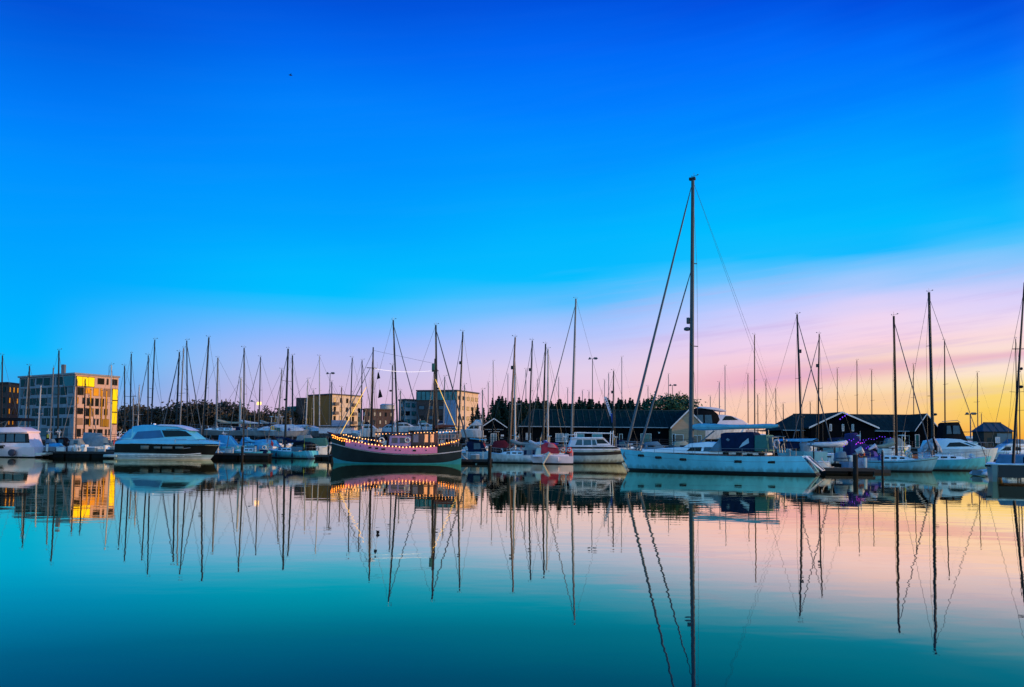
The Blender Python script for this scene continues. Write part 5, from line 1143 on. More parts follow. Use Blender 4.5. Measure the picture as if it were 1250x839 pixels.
# between the left cruiser and the motor yacht
open_boat('dinghy','small dark dinghy under a bright cyan cover beside the pale cabin cruiser',56,79,115,1,546,((58,545.5),(60,542),(73,541),(76,545.5)),C_CYAN,hm=GREYH,engine=True,win=False)
open_boat('open_boat','small boat with a slate blue windscreen behind the cyan-covered dinghy',58,74,118.5,1,546,((57,546),(58,536.5),(65,536),(69,546)),C_SLATE,hm=NAVY,win=False)
open_boat('cuddy_boat','small white cuddy boat with a grey canopy, left of the tall slate canopy',86,108,116,1,544.5,((87,544.5),(88,537),(98,535.5),(103,544.5)),C_GREY,hm=WHITE)
open_boat('cuddy_boat','cuddy boat under a tall square slate canopy left of the motor yacht',101,135,116.5,1,545.5,((102,545.5),(104,528),(122,529),(123,533),(129,534.5),(131,545.5)),C_SLATE,hm=WHITE,win=False)
open_boat('cuddy_boat','low tan-covered boat tucked behind the stern of the motor yacht',130,154,117,1,545,((132,545),(134,541),(147,538),(151,545)),C_TAN,hm=CREAM,win=False)
# right of the motor yacht
open_boat('sports_boat','cyan-canopied sports boat directly right of the motor yacht bow',266,302,111,1,545.5,((268,545.5),(268.5,531),(281,532),(288,541),(292,545.5)),C_CYAN,hm=HCY,win=False)
open_boat('sports_boat','sports boat with a white arch and cyan hull cover right of the canopied sports boat',292,318,113,1,544,((293,544),(297,534),(303,533.5),(307,544)),C_CYAN,hm=mat('hull_cyan',(.16,.48,.60),.4),win=False)
open_boat('sports_boat','sports boat with rumpled cyan cover and white seats left of the teal-white sloop',303,345,116,1,546,((306,546),(309,538),(322,536.5),(336,537.5),(342,546)),C_CYAN,hm=HPT,win=False)
open_boat('work_punt','low white work punt heaped with gear beside the dark pontoon',263,288,109.5,1,551.5,((268,551.5),(269,548),(276,547.5),(277,551.5)),C_GREY,hm=WHITE,engine=False,win=False)
# boats behind the ketch bow
open_boat('cuddy_boat','dark teal cuddy boat under an awning left of the ketch bow',366,405,113,1,545,((368,545),(372,535),(398,534.5),(401,545)),C_GREEN,hm=WHITE,win=False)
# ashore: three motor cruisers behind the ketch
def fly_cruiser(label,px0,px1,Y,sgn,z0,top,dk,canopy=C_BLACK,hm=WHITE,arch=True):
    if z0: hm=mat('ashore_white',(.52,.51,.53),.4,var=.2,scale=.9,streak=(2.2,2.2,.5))
    w_=px1-px0; X=(lambda f: px0+w_*f) if sgn>0 else (lambda f: px1-w_*f)
    r,q,B,edge=motorboat('motor_cruiser',label,px0,px1,Y,sgn,(dk+.5,dk,dk-1),hm=hm,z0=z0,group='motor cruisers standing ashore' if z0 else 'motorboats moored in the marina',houses=(
     ('cabin',((X(.10),dk+1),(X(.12),dk-(dk-top)*.45),(X(.55),dk-(dk-top)*.5),(X(.78),dk),(X(.78),dk+1)),.84,.84,hm,(('window',((X(.2),dk-(dk-top)*.12),(X(.2),dk-(dk-top)*.38),(X(.38),dk-(dk-top)*.4),(X(.40),dk-(dk-top)*.12)),GLASS),('window',((X(.43),dk-(dk-top)*.12),(X(.42),dk-(dk-top)*.4),(X(.54),dk-(dk-top)*.4),(X(.66),dk-(dk-top)*.12)),GLASS))),
     ('flybridge',((X(.08),dk-(dk-top)*.46),(X(.08),dk-(dk-top)*.62),(X(.45),dk-(dk-top)*.66),(X(.58),dk-(dk-top)*.48)),.86,.92,hm,()),
     ('canopy',((X(.10),dk-(dk-top)*.62),(X(.12),top+.5),(X(.34),top),(X(.46),dk-(dk-top)*.66)),.80,.82,canopy,())))
    if arch:
        b=MB()
        for s in (-1,1): b.tube([(q(X(.06),dk)[0],s*B*.38,q(0,dk-(dk-top)*.4)[1]),(q(X(.12),dk)[0],s*B*.36,q(0,top-1)[1])],.07,6)
        b.tube([(q(X(.12),0)[0],-B*.36,q(0,top-1)[1]),(q(X(.12),0)[0],B*.36,q(0,top-1)[1])],.08,6); b.build('radar_arch',hm,r)
    if z0:
        for f_ in (.2,.5,.75):
            for s in (-1,1): b=MB(); b.tube([(q(X(f_),0)[0],s*B*.3,z0+.1),(q(X(f_),0)[0],s*B*.45,LANDZ)],.06,5); b.build('shore_prop',STEEL,r)
            b=MB(); b.box((q(X(f_),0)[0],0,(LANDZ+z0-.5)/2),(.4,.8,z0-.5-LANDZ)); b.build('keel_block',WOODP,r)
    return r,q
fly_cruiser('white motor cruiser ashore with long dark windows behind the ketch deckhouse',480,513,133,1,3.0,513.5,521,canopy=C_BLACK)
fly_cruiser('motor cruiser ashore with a dark canopy behind the ketch wheelhouse',509,534,135,1,3.0,513.5,522,canopy=C_GREEN)
fly_cruiser('motor cruiser ashore with a black canopy right behind the ketch foremast',440,466,132,1,3.0,515,524,canopy=C_BLACK)
fly_cruiser('white motor cruiser ashore with rounded grey screens left of the ketch deckhouse',462,484,136,-1,3.0,516,523,canopy=C_NAVY)
fly_cruiser('white motor cruiser ashore at the foot of the conifers right of the ketch stern',562,590,131,-1,3.0,512.5,525,canopy=C_WHITE)
fly_cruiser('dark-screened motor cruiser ashore behind the ketch stern awning',532,556,134,1,3.0,514,523,canopy=C_NAVY)
r,q,B,e=motorboat('motor_cruiser','white flybridge cruiser ashore with a black canopy above the big yacht boom',834,914,152,1,(519.5,519,516),hm=WHITE,z0=3.2,platform=False,group='motor cruisers standing ashore',houses=(
 ('cabin',((840,519.5),(843,508),(880,506.5),(892,508.5),(904,513.5),(909,517),(909,519.5)),.84,.86,PINKW,(('window',((879,513.5),(883,508.3),(890,508.3),(899,513.2)),GLASS),)),
 ('flybridge_tent',((841,519),(843.5,502),(848,498.8),(866,499.5),(874,506),(876,513),(872,519)),.88,.82,C_BLACK,(('tent_window',((847,517),(848,507),(856,507),(856,517)),BGLASS),('tent_window',((858,517),(858,507),(866,507),(867,517)),BGLASS))),
 ('hardtop',((852,498.6),(854,496.8),(872,498.2),(884,501.5),(884,503)),.86,.95,PINKW,())))
for px in (842,866,880):
    for s in (-1,1): b=MB(); b.tube([(q(px,0)[0],s*B*.3,3.3),(q(px,0)[0],s*B*.45,LANDZ)],.06,5); b.build('shore_prop',STEEL,r)
b=MB(); b.tube([(q(850,0)[0],0,q(850,499)[1]),(q(847.5,0)[0],0,q(848,487)[1])],.05,5); b.build('aerial',WIRE,r)
fly_cruiser('second white cruiser ashore lying lower behind the big yacht boom cover',860,925,156,1,3.0,513,525,canopy=C_WHITE,arch=False)
r,q,B,e=open_boat('cabin_cruiser','cruiser with a tall dark wheelhouse tent behind the heaped-sail sloop',1140,1194,108,1,541,((1146,541),(1148.5,517.5),(1151,516),(1168,515.5),(1173,529),(1178,541)),C_BLACK,hm=HPT,win=False,engine=False)
Hc=House(r,'tent_front',q.poly((1150,531),(1151.5,519),(1167,518.5),(1170,531)),B/2*.70,.9,C_BLACK,bevel=.03)
for a,e_ in ((1151.5,1157.5),(1159,1168)): Hc.panel(r,'window',q.poly((a,530),(a+.7,520),(e_-1.2,520),(e_,530)),BGLASS,out=.18)
b=MB(); b.tube([(q(1146,0)[0],-1,q(1146,515)[1]),(q(1165,0)[0],-1,q(1165,513.5)[1]),(q(1168,0)[0],-1,q(1168,516)[1])],.05,5); b.build('grab_rail',STEEL,r)
House(r,'foredeck',q.poly((1170,541.5),(1171,537),(1182,538.5),(1190,541.5)),B/2*.7,.8,PINKW,bevel=.05)
fly_cruiser('low blue-white cruiser moored behind the far right, left of the catamaran',1198,1252,90,-1,0,536,552,canopy=C_SLATE,arch=False)
# centre
r,q,B,e=open_boat('sports_cruiser','small sports cruiser with a blue canopy between the ketch stern and the pile',561,602,90,-1,552,((572,552),(570,540),(576,537.5),(588,539),(595,552)),C_NAVY,hm=mat('hull_pale_blue',(.42,.54,.60),.35))
b=MB(); b.loops([(q(574,0)[0],-1.2,q(0,536.2)[1]),(q(594,0)[0],-1.0,q(0,537.5)[1]),(q(594,0)[0],1.0,q(0,537.5)[1]),(q(574,0)[0],1.2,q(0,536.2)[1])],[(q(574,0)[0],-1.2,q(0,535)[1]),(q(594,0)[0],-1.0,q(0,536.5)[1]),(q(594,0)[0],1.0,q(0,536.5)[1]),(q(574,0)[0],1.2,q(0,535)[1])]); b.build('bimini',C_CYAN,r)
for s in (-1,1):
    b=MB(); b.tube([(q(562.5,0)[0],s*.9,q(0,552)[1]),(q(563,0)[0],s*.9,q(0,544)[1]),(q(571,0)[0],s*.9,q(0,541)[1])],.03,5); b.build('stern_rail',STEEL,r)
b=MB()
for s in (-1,1): b.tube([(q(600,0)[0],s*.2,q(0,551)[1]),(q(597,0)[0],s*.8,q(0,547)[1]),(q(588,0)[0],s*1.0,q(0,548)[1])],.03,5)
b.build('pulpit',STEEL,r)
r,q,B,e=open_boat('fishing_boat','boat with a red canopy, orange lifebuoy and pink fenders between grey and black-striped boats',647,699,84,-1,556.5,((660,554),(660.5,543.5),(666,540.5),(676,541.2),(681,547),(682,554)),C_RED,hm=PINKW,win=False,engine=False,B=2.8)
House(r,'windscreen',q.poly((653,556.5),(655,547.5),(661,546.5),(662,556.5)),1.05,.8,CREAM,bevel=.04)
H=House(r,'canopy_flap',q.poly((668,546),(669,541),(675,542),(679,547)),1.2,.85,mat('cover_red_pale',(.60,.20,.20),.8),bevel=.03)
for px,m in ((686.5,ORANGE),(694,mat('buoy_red',(.75,.03,.02),.5))):
    b=MB(); x,z=q(px,549.5); b.box((x,-1.12,z),(.52,.3,.66)); b.build('buoyancy_bag',m,r,bevel=.10)
    b=MB(); torus(b,(x,-1.32,z+.05),.17,.05); b.build('lifebuoy',OFFW,r)
b=MB(); b.tube([(q(662.5,0)[0],-1.5,.06),(q(670,0)[0],-1.5,q(0,552)[1])],[.13,.16],8); b.tube([(q(670,0)[0],-1.5,q(0,552)[1]),(q(664,0)[0],-1.5,q(0,555)[1])],[.08,.08],6); b.build('rudder',CREAM,r)
for px in (696,697.5):
    fender(r,(q(px,0)[0],-.9,q(0,555)[1]),.14,1.0,PINK)
# black-striped motor cruiser
r,q,B,e=motorboat('motor_cruiser','white motor cruiser with black hull stripes and square windows, bow beside the big yacht',690,768,86.5,1,(549.5,549.3,547),B=3.7,hm=mat('hull_grey_green',(.42,.52,.50),.4,var=.25,scale=.9,streak=(2.2,2.2,.5),grime=.7),stripe=BLACKB,strw=(.66,.24),boot=BLACKB,houses=(
  ('cabin',((692,549.6),(697,536),(736,535),(744,543.5),(756,547.5),(756,549.6)),.86,.84,mat('cabin_warm_white',(.74,.68,.72),.35),(('window',((701,543.5),(703.5,537),(709.5,537),(709.5,543.5)),BGLASS),('window',((711,543.5),(711,537),(720,537),(720.5,543.5)),BGLASS),('window',((721.5,543.5),(721.5,537),(725,537),(727,543.5)),BGLASS),('window',((727.5,541.5),(726.5,536.8),(734.5,536.4),(741,541.5)),GLASS))),
  ('hull_band',((693,547.4),(693,545.5),(750,545.5),(754,547.4)),.92,.98,DK,()),
  ('roof',((696,535.6),(697,534.2),(734,534.0),(737,535.6)),.84,.95,WHITE,())),rails=((722,.5),(735,.5),(748,.5),(760,.5),(766,.5)),rake=1.2)
b=MB()
for s in (-1,1):
    b.tube([(q(690,0)[0],s*1.3,q(0,549)[1]),(q(691,0)[0],s*1.3,q(0,531.5)[1]),(q(703,0)[0],s*1.3,q(0,531)[1]),(q(703,0)[0],s*1.3,q(0,536)[1])],.04,6)
    b.tube([(q(703,0)[0],s*1.25,q(0,528.5)[1]),(q(747,0)[0],s*1.25,q(0,529)[1])],.06,6); b.tube([(q(703,0)[0],s*1.25,q(0,535)[1]),(q(702,0)[0],s*1.25,q(0,528)[1])],.05,6); b.tube([(q(746,0)[0],s*1.25,q(0,546)[1]),(q(747,0)[0],s*1.25,q(0,526)[1])],.05,6)
b.tube([(q(691,0)[0],-1.3,q(0,531.5)[1]),(q(691,0)[0],1.3,q(0,531.5)[1])],.04,6); b.build('roof_frame',WHITE,r)
# right: davits, tender and dark stern gear
r,q,B,e=motorboat('motor_sailer','cyan motor sailer with a broad dark cabin behind the big yacht stern',948,1004,76,-1,(551,551,549),B=3.6,hm=HPT,platform=False,houses=(
 ('cabin',((955,547.5),(957,539),(967,538),(972,539),(972,547.5)),.8,.9,C_NAVY,()),('side_box',((972,553),(970,541),(984,540.5),(982,553)),.9,.95,C_SLATE,()),('roof',((950,538.8),(953,536),(992,535.5),(994,537.5),(975,539.5)),.85,.95,C_CYAN,())))
def tender(label,px0,px1,py,Y,m,m2,rz=0,z=None,group='inflatable tenders'):
    q=Px((px0+px1)/2,Y,rz); L=(px1-px0)*q.k; z=q(0,py)[1] if z is None else z
    t=thing('inflatable_tender',label,'dinghy',(*q.loc[:2],z),rz,group)
    b=MB()
    pts=[(-L/2,-.62,0),(-L/4,-.66,0),(L/5,-.6,.04),(L*.4,-.35,.12),(L/2,0,.2),(L*.4,.35,.12),(L/5,.6,.04),(-L/4,.66,0),(-L/2,.62,0)]
    b.tube(pts,[.10,.24,.24,.24,.25,.24,.24,.24,.10],9); b.build('tube',m,t)
    b=MB(); b.box((-L*.06,0,-.12),(L*.8,1.05,.10)); b.build('floor',m2,t,bevel=.03); b=MB(); b.box((-L*.42,0,.05),(.07,1.05,.45)); b.build('transom',m2,t)
    return t
p=tender('grey and white inflatable tender slung high on davits right of the big yacht stern',988,1032,543,66,C_WHITE,GREYH)
sd_=thing('davit_frame','dark steel davit frame holding the tender above the pontoon','davit',(at(1010,560,Yfix(1010,67)).x,Yfix(1010,67),0)); 
for x in (-1.2,.9):
    b=MB(); b.tube([(x,.4,.3),(x,.4,2.9),(x,-.9,3.05)],.07,6); b.build('arm',RUBBER,sd_); b=MB(); b.tube([(x,-.8,3.0),(x,-.8,1.9)],.02,4); b.build('fall',WIRE,sd_)
b=MB(); b.box((-.15,.4,.45),(3.2,.4,.35)); b.build('base',PONT,sd_)
r,q,B,e=open_boat('workboat','boat under a slate blue cover and dark glow-tinted tent hung with purple lights',1030,1079,66,1,560,((1033,560),(1034,551),(1040,550),(1043,560)),C_SLATE,hm=mat('hull_violet_grey',(.36,.34,.46),.4),win=False,engine=False,B=2.9)
House(r,'cockpit_tent',q.poly((1033,557),(1034,529.5),(1044,528.5),(1047,540),(1060,545),(1062,557)),1.1,.6,mat('tent_purple_glow',(.028,.012,.10),.85,var=.4,scale=3,bump=.6),bevel=.1)  # dark tent with the purple lights' glow put into its colour
House(r,'foredeck_cover',q.poly((1048,559.5),(1052,552),(1060,549),(1066,552),(1068,559.5)),1.0,.7,mat('cover_purple_glow',(.10,.06,.34),.8,var=.3,scale=3,bump=.5),bevel=.06)  # cover added in violet to carry the glow of the purple lights
b=MB(); b.tube([(q(1039,0)[0],-1.1,q(0,552)[1]),(q(1044,0)[0],-1.2,q(0,549)[1]),(q(1047,0)[0],-1.1,q(0,553)[1])],[.25,.34,.2],8); b.build('outboard_cowling',C_WHITE,r)
b=MB(); b.tube([(q(1055,0)[0],-1.0,q(0,549)[1]),(q(1062,0)[0],-1.1,q(0,544)[1]),(q(1065,0)[0],-1.0,q(0,548)[1])],[.10,.22,.12],8); b.build('white_cowl',PINKW,r)
for px,m in ((1067,C_BLUE),(1070,C_SLATE)): fender(r,(q(px,0)[0],-1.35,q(0,560)[1]),.2,.8,m)
for px,py in ((1071,566),(1074,569)): fender(r,(q(px,0)[0],-1.3,q(0,py)[1]),.17,.9,PINK)
b=MB(); b.tube([(q(1064,0)[0],-1.2,q(0,563)[1]),(q(1076.5,0)[0],-1.3,q(0,566)[1])],.12,7); b.build('bow_fender_roll',PINKW,r)
t=thing('gear_stack','gear stacked on the pontoon under a slate blue tarpaulin left of the black pile','gear stack',at(1026,563.6,Yfix(1026,60.6))); b=MB()
b.loops([(-.55,-.5,0),(.55,-.45,0),(.6,.5,0),(-.5,.5,0)],[(-.42,-.35,.80),(.36,-.3,.92),(.4,.35,.85),(-.4,.35,.72)]); b.build('tarpaulin',C_SLATE,t,bevel=.12); b=MB(); b.box((.85,-.1,.28),(.4,.5,.56)); b.build('gear_box',OFFW,t,bevel=.03)
b=MB(); b.tube([(-.62,-.52,.3),(.62,-.5,.34),(.66,.5,.3)],.03,5); b.build('lashing',C_NAVY,t)
WP=lambda px,py,Y: at(px,py,Yfix(px,Y))
garland('cord of purple and violet fairy lights draped over the dark glow-tinted tent',[WP(1029,546,64.6),WP(1036,540,64.6),WP(1044,538.5,64.6),WP(1052,541,64.6),WP(1060,545,64.6)],LAMPP,.24,r=.042,rad_noise=.3)
garland('magenta lights bunched on the right side of the dark glow-tinted tent',[WP(1044,540,64.5),WP(1049,539.5,64.5),WP(1054,541.5,64.5)],LAMPM,.22,r=.045,rad_noise=.22)
garland('long line of purple lights on the quay rail below the boathouse eaves',[WP(1052,536,100),WP(1066,534.5,100),WP(1082,534,100),WP(1097,535,100)],LAMPP,.42,r=.06,rad_noise=.25)
garland('purple lights running up the boathouse gable bargeboard',[WP(1024,512,129),WP(1034,505.5,129),WP(1037,506.5,129)],LAMPP,.45,r=.09,rad_noise=.1)
# sloop right: net rail panels and heaped sail
t=thing('heaped_sail','heap of pale flaked sailcloth at the foot of the tall mast','sail',at(1139,551,Yfix(1139,65.6))); rq=random.Random(4)
b=MB()
for i in range(13):
    a=i*.4833; rr_=rq.uniform(.55,.95); x=math.cos(a)*rr_*1.1; y=math.sin(a)*rr_*.45
    b.tube([(.05,0,rq.uniform(1.0,1.5)),(x*.35,y*.5,rq.uniform(.7,1.0)),(x*.8,y,rq.uniform(.25,.45)),(x*rq.uniform(.95,1.15),y*1.1,-.1)],[.08,.16,rq.uniform(.16,.24),.10],7)
b.build('cloth',mat('sailcloth_heap',(.36,.38,.42),.85,var=.5,scale=5,bump=.8),t)
b=MB(); b.tube([(-.2,-.35,1.5),(.05,-.36,.5),(.15,-.3,-.2)],[.06,.16,.12],7); b.build('rolled_sail',C_BLACK,t)
r,q,B,e=motorboat('sports_cruiser','blue-white sports cruiser with a swept dark side window behind the heaped-sail sloop',1128,1218,74,1,(548,548,546.5),B=3.7,hm=mat('hull_cyan_white',(.46,.60,.68),.3),platform=False,houses=(
 ('cabin',((1130,548.5),(1133,538),(1150,535.5),(1166,536.5),(1180,541),(1194,546.5),(1194,548.5)),.84,.76,mat('cabin_cyan_white',(.40,.60,.70),.3,var=.08),(('window',((1147,545.5),(1152,540.5),(1164,540),(1178,545)),GLASS),('window',((1169,540),(1172,539.6),(1184,544.3),(1180,544.5)),BGLASS))),),rails=((1178,.7),(1188,.7),(1198,.7),(1208,.7)))
# tender by the catamaran
tender('pale inflatable tender lying on the water left of the catamaran bow',1189,1210,0,56,C_WHITE,GREYH,rz=R(15),z=.22)
# catamaran, bow towards the camera at the right edge
def catamaran():
    Y=Yfix(1225,48); x0=at(1203,560,Y).x; t=thing('catamaran','shade-painted catamaran with pale deck edge at the right edge, bow towards the viewer','catamaran',(x0+2.55,Y+.9,0),R(-31))
    HG=mat('catamaran_hull',(.20,.27,.25),.35,var=.15)
    for i,xo in enumerate((-1.2,1.2)):
        r=Matrix.Rotation(0,3,'Z'); mb=MB(); rows=[]
        for k in range(11):
            tt=k/10; y=-1.2+7*tt; hw=.50*min(1,(.30+tt*3.0)); zt=1.20-.08*tt
            rows.append([mb.bm.verts.new((xo+sx*hw*f_,y+dy,z)) for sx,f_,z,dy in ((-1,.55,-.4,.25),(-1,.9,.25,.1),(-1,1,.8,0),(-1,1,zt,-.05),(1,1,zt,-.05),(1,1,.8,0),(1,.9,.25,.1),(1,.55,-.4,.25))])
        for a,c_ in zip(rows,rows[1:]):
            for j in range(8): mb.f([a[j],a[(j+1)%8],c_[(j+1)%8],c_[j]])
        mb.f(rows[0]); mb.f(rows[-1]); mb.build('hull',HG if i==0 else mat('catamaran_hull_shade',(.035,.045,.045),.4),t)  # right hull is a darkened copy, shade put into its colour
    b=MB(); b.box((0,2.55,1.22),(3.5,6.9,.09)); b.build('deck',WHITE,t,bevel=.02)
    b=MB(); b.box((0,2.4,.74),(2.0,6.5,.88)); b.build('bridge_deck_shade',BLACKB,t)  # black box between the hulls stands in for the tunnel's shade
    b=MB(); b.box((0,-.75,1.10),(3.6,.16,.14)); b.build('crossbeam',ALU,t)
    House_=MB(); House_.loops([(-1.2,1.6,1.27),(1.2,1.6,1.27),(1.2,5.2,1.27),(-1.2,5.2,1.27)],[(-.9,2.2,1.85),(.9,2.2,1.85),(.95,5.0,1.9),(-.95,5.0,1.9)]); House_.build('cabin',C_SLATE,t,bevel=.06)
    inv=Matrix.Rotation(R(31),3,'Z'); m0=inv@(at(1236,553,Y+1.9)-Vector(t.location)); tp=inv@(at(1250.5,345,Y+1.9)-Vector(t.location)); b=MB(); b.tube([(m0.x,m0.y,1.27),Vector((m0.x,m0.y,1.27)).lerp(tp,.5),tp],[.085,.075,.055],8); ma=b.build('mast',MDARK,t)
    f=lambda k: Vector((m0.x,m0.y,1.27)).lerp(tp,k)
    b=MB(); b.tube([f(.63)+Vector((-.5,-.2,0)),f(.63)+Vector((.5,.2,0))],.03,5); b.build('spreader',MDARK,ma)
    b=MB(); b.ball(f(.42)+Vector((.2,0,0)),.16,(1,1,.7)); b.ball(f(.52)+Vector((.15,0,0)),.11); b.build('radar_dome',MDARK,ma)
    for s in (-1,1):
        b=MB(); b.tube([(s*1.7,1.2,1.27),f(.63)+Vector((s*.5,s*.2,0)),f(.95)],.012,4); b.build('shroud',WIRE,t)
    b=MB(); b.tube([(0,-.8,1.2),f(.9)],.014,4); b.build('forestay',WIRE,t)
    rail(t,'guard_rail',[(-1.75,-.5,1.85),(-1.78,1.5,1.85),(-1.78,4,1.85)],.6,r=.016)
    b=MB(); b.box((.9,-1.0,1.55),(.8,.3,.5)); b.build('stowed_sail',C_NAVY,t,bevel=.1)
catamaran()
# banner on the stay behind the big yacht bow
p=at(743,497,Yfix(743,106)); t=thing('banner','narrow white and blue banner hanging slantwise from a stay left of the big furled genoa','flag',p)
b=MB(); b.loops([(-.75,-.02,1.55),(-.35,-.02,1.6),(.62,-.02,-1.35),(.2,-.02,-1.4)],[(-.75,.02,1.55),(-.35,.02,1.6),(.62,.02,-1.35),(.2,.02,-1.4)]); b.build('cloth',mat('banner_white',(.6,.55,.66),.7,var=.3,scale=3),t)
b=MB(); b.loops([(.25,-.035,-1.0),(.6,-.035,-1.0),(.75,-.035,-2.3),(.5,-.035,-2.4)],[(.25,.035,-1.0),(.6,.035,-1.0),(.75,.035,-2.3),(.5,.035,-2.4)]); b.build('blue_tail',C_BLUE,t)
b=MB()
for k in range(7): f_=k/6; b.box((-.5+.9*f_,-.04,1.2-2.0*f_),(.16,.03,.14))
b.build('print',NAVY,t)
b=MB(); b.tube([(-1.15,0,2.7),(.8,0,-2.9)],.015,4); b.build('halyard',WIRE,t)

EX=[('cabin boat with a black tent in the gap left of the slate square canopy',64,92,122,1,544.5,((68,544.5),(69,535),(80,534),(86,544.5)),C_BLACK,NAVY),
('low motorboat with a maroon cover behind the tan-covered boat by the motor yacht stern',108,140,124,-1,545,((112,545),(115,538.5),(130,537.5),(136,545)),MAROON,GREYH),
('motorboat with a black tent between the cyan sports boats and the teal-white sloop',312,346,119,-1,543,((318,543),(320,533),(334,532),(340,543)),C_BLACK,WHITE),
('motorboat under a navy cover half hidden behind the teal-white sloop bow',328,358,122,1,543,((331,543),(333,534),(346,533),(354,543)),C_NAVY,WHITE),
('white launch with a grey tent behind the teal-white sloop cockpit',356,392,121,-1,542,((362,542),(364,532),(378,531),(386,542)),C_GREY,WHITE),
('motorboat with a navy canopy behind the small sports cruiser by the ketch stern',566,600,104,1,546,((570,546),(572,536.5),(586,535.5),(594,546)),C_BLACK,WHITE),
('motorboat with a maroon canopy behind the bow of the grey-covered sloop',596,630,106,1,547,((600,547),(603,538.5),(616,537.5),(626,547)),MAROON,NAVY),
('motorboat with a black tent behind the cabin of the grey-covered sloop',624,658,108,-1,547,((630,547),(632,538),(645,537),(654,547)),C_BLACK,WHITE),
('motorboat with a navy tent behind the black-striped cruiser bow',742,776,106,1,547,((747,547),(749,538),(760,537),(770,547)),C_NAVY,WHITE),
('white launch behind the big yacht foredeck under a slate cover',780,818,104,1,549,((785,549),(788,540),(802,539),(812,549)),C_SLATE,WHITE),
('motorboat with a tan cover below the tan gable end behind the big yacht',816,850,108,-1,547,((821,547),(823,539.5),(836,538.5),(845,547)),C_TAN,NAVY),
('motorboat with a black tent under the boathouse eaves left of the davits',962,1000,100,1,545,((966,545),(969,534.5),(984,533.5),(993,545)),C_BLACK,WHITE),
('motorboat with a navy tent below the boathouse gable',1004,1044,98,-1,546,((1010,546),(1012,535),(1028,534),(1038,546)),C_NAVY,HPT),
('motorboat with a grey tent behind the mast of the dark-striped sloop',1074,1112,96,1,545,((1079,545),(1082,535.5),(1096,534.5),(1106,545)),C_GREY,WHITE)]
for (lab,a,e_,Y_,sg,dk,cp,cm,hm_) in EX:
    r,q,B,edge=open_boat('covered_motorboat',lab,a,e_,Y_,sg,dk,cp,cm,hm=hm_,win=cm in (C_BLACK,C_NAVY))
    L_=(e_-a)*q.k; b=MB(); x=-sg*L_*.42
    b.tube([(x,-B*.36,q(0,dk)[1]),(x,-B*.36,q(0,dk)[1]+.7),(x,B*.36,q(0,dk)[1]+.7),(x,B*.36,q(0,dk)[1])],.025,5); b.build('stern_rail',STEEL,r)
    b=MB(); x=sg*L_*.40; b.tube([(x-sg*L_*.2,-B*.3,q(0,dk)[1]+.1),(x-sg*L_*.15,-B*.28,q(0,dk)[1]+.6),(x,0,q(0,dk)[1]+.65),(x-sg*L_*.15,B*.28,q(0,dk)[1]+.6),(x-sg*L_*.2,B*.3,q(0,dk)[1]+.1)],.022,5); b.build('bow_rail',STEEL,r)
    b=MB(); b.tube([(x-sg*L_*.5,B*.2,q(0,dk)[1]+.3),(x-sg*L_*.55,B*.2,q(0,dk)[1]+2.3)],.014,4); b.build('whip_aerial',WIRE,r)
# railing along the quay edge
for a,e_,lab in ((62,146,'quay railing below the six storey block'),(258,400,'quay railing below the covered yachts ashore'),(560,650,'quay railing below the small gabled shed'),(655,850,'quay railing below the long shed'),(955,1200,'quay railing below the boathouse')):
    xa=at(a,HOR,QUAY+.6).x; xb=at(e_,HOR,QUAY+.6).x; t=thing('quay_railing','dark '+lab,'railing',((xa+xb)/2,QUAY+.6,LANDZ),0,'railings along the quay'); L_=xb-xa; b=MB()
    for h_ in (.45,.8,1.1): b=MB(); b.tube([(-L_/2,0,h_),(L_/2,0,h_)],.03,5); b.build('rail',RUBBER,t)
    n_=int(L_/1.8)
    for k in range(n_+1): b=MB(); b.tube([(-L_/2+k*L_/n_,0,0),(-L_/2+k*L_/n_,0,1.1)],.04,5); b.build('post',RUBBER,t)
# ------------------------------------------------------------------ pontoons, piles, lamps, small things
def pontoon(label,px0,px1,Y,w_=2.0,h_=.42,rz=0):
    Y=Yfix((px0+px1)/2,Y); a=at(px0,HOR,Y).x; c_=at(px1,HOR,Y).x; t=thing('pontoon',label,'pontoon',((a+c_)/2,Y,0),rz,'floating pontoons'); L=c_-a
    b=MB(); b.box((0,0,h_),(L,w_,.12)); b.build('deck',WOODP,t)
    b=MB(); n=max(2,int(L/3))
    for k in range(n): b.box((-L/2+(k+.5)*L/n,0,h_/2-.2),(L/n-.25,w_*.92,h_+.25))
    b.build('float',PONT,t); b=MB(); b.box((0,-w_/2-.03,h_-.1),(L,.08,.22)); b.build('fender_strip',RUBBER,t)
    return t
pontoon('dark pontoon running behind the small boats left of the motor yacht',52,146,113.6,1.6,.72)
pontoon('dark pontoon between the motor yacht bow and the teal-white sloop',256,331,106.6,1.8,.66)
pontoon('dark pontoon in shadow between the teal-white sloop and the ketch bow',386,404,104,2.2,.5)
pontoon('pontoon below the small sports cruiser right of the ketch stern',561,602,86.2,1.6,.40)
pontoon('pontoon with pale edge right of the big yacht stern',1002,1062,60.5,1.8,.42)
pontoon('pontoon end beside the dark-striped sloop below the pink fenders',1064,1084,61.6,.8,.22)
pontoon('long outer pontoon hidden behind the right hand boats',1080,1290,92,2.4,.45)
pontoon('long pontoon behind the middle row of boats',566,860,115,2.4,.45)
def pedestal(px,Y,z):
    Y=Yfix(px,Y); t=thing('power_post','short white power post with a dark cap standing on a pontoon','power post',(at(px,HOR,Y).x,Y,z),0,'power posts on the pontoons')
    b=MB(); b.box((0,0,.45),(.22,.2,.9)); b.build('post',OFFW,t,bevel=.02); b=MB(); b.box((0,0,.96),(.28,.26,.12)); b.build('cap',BLACKB,t)
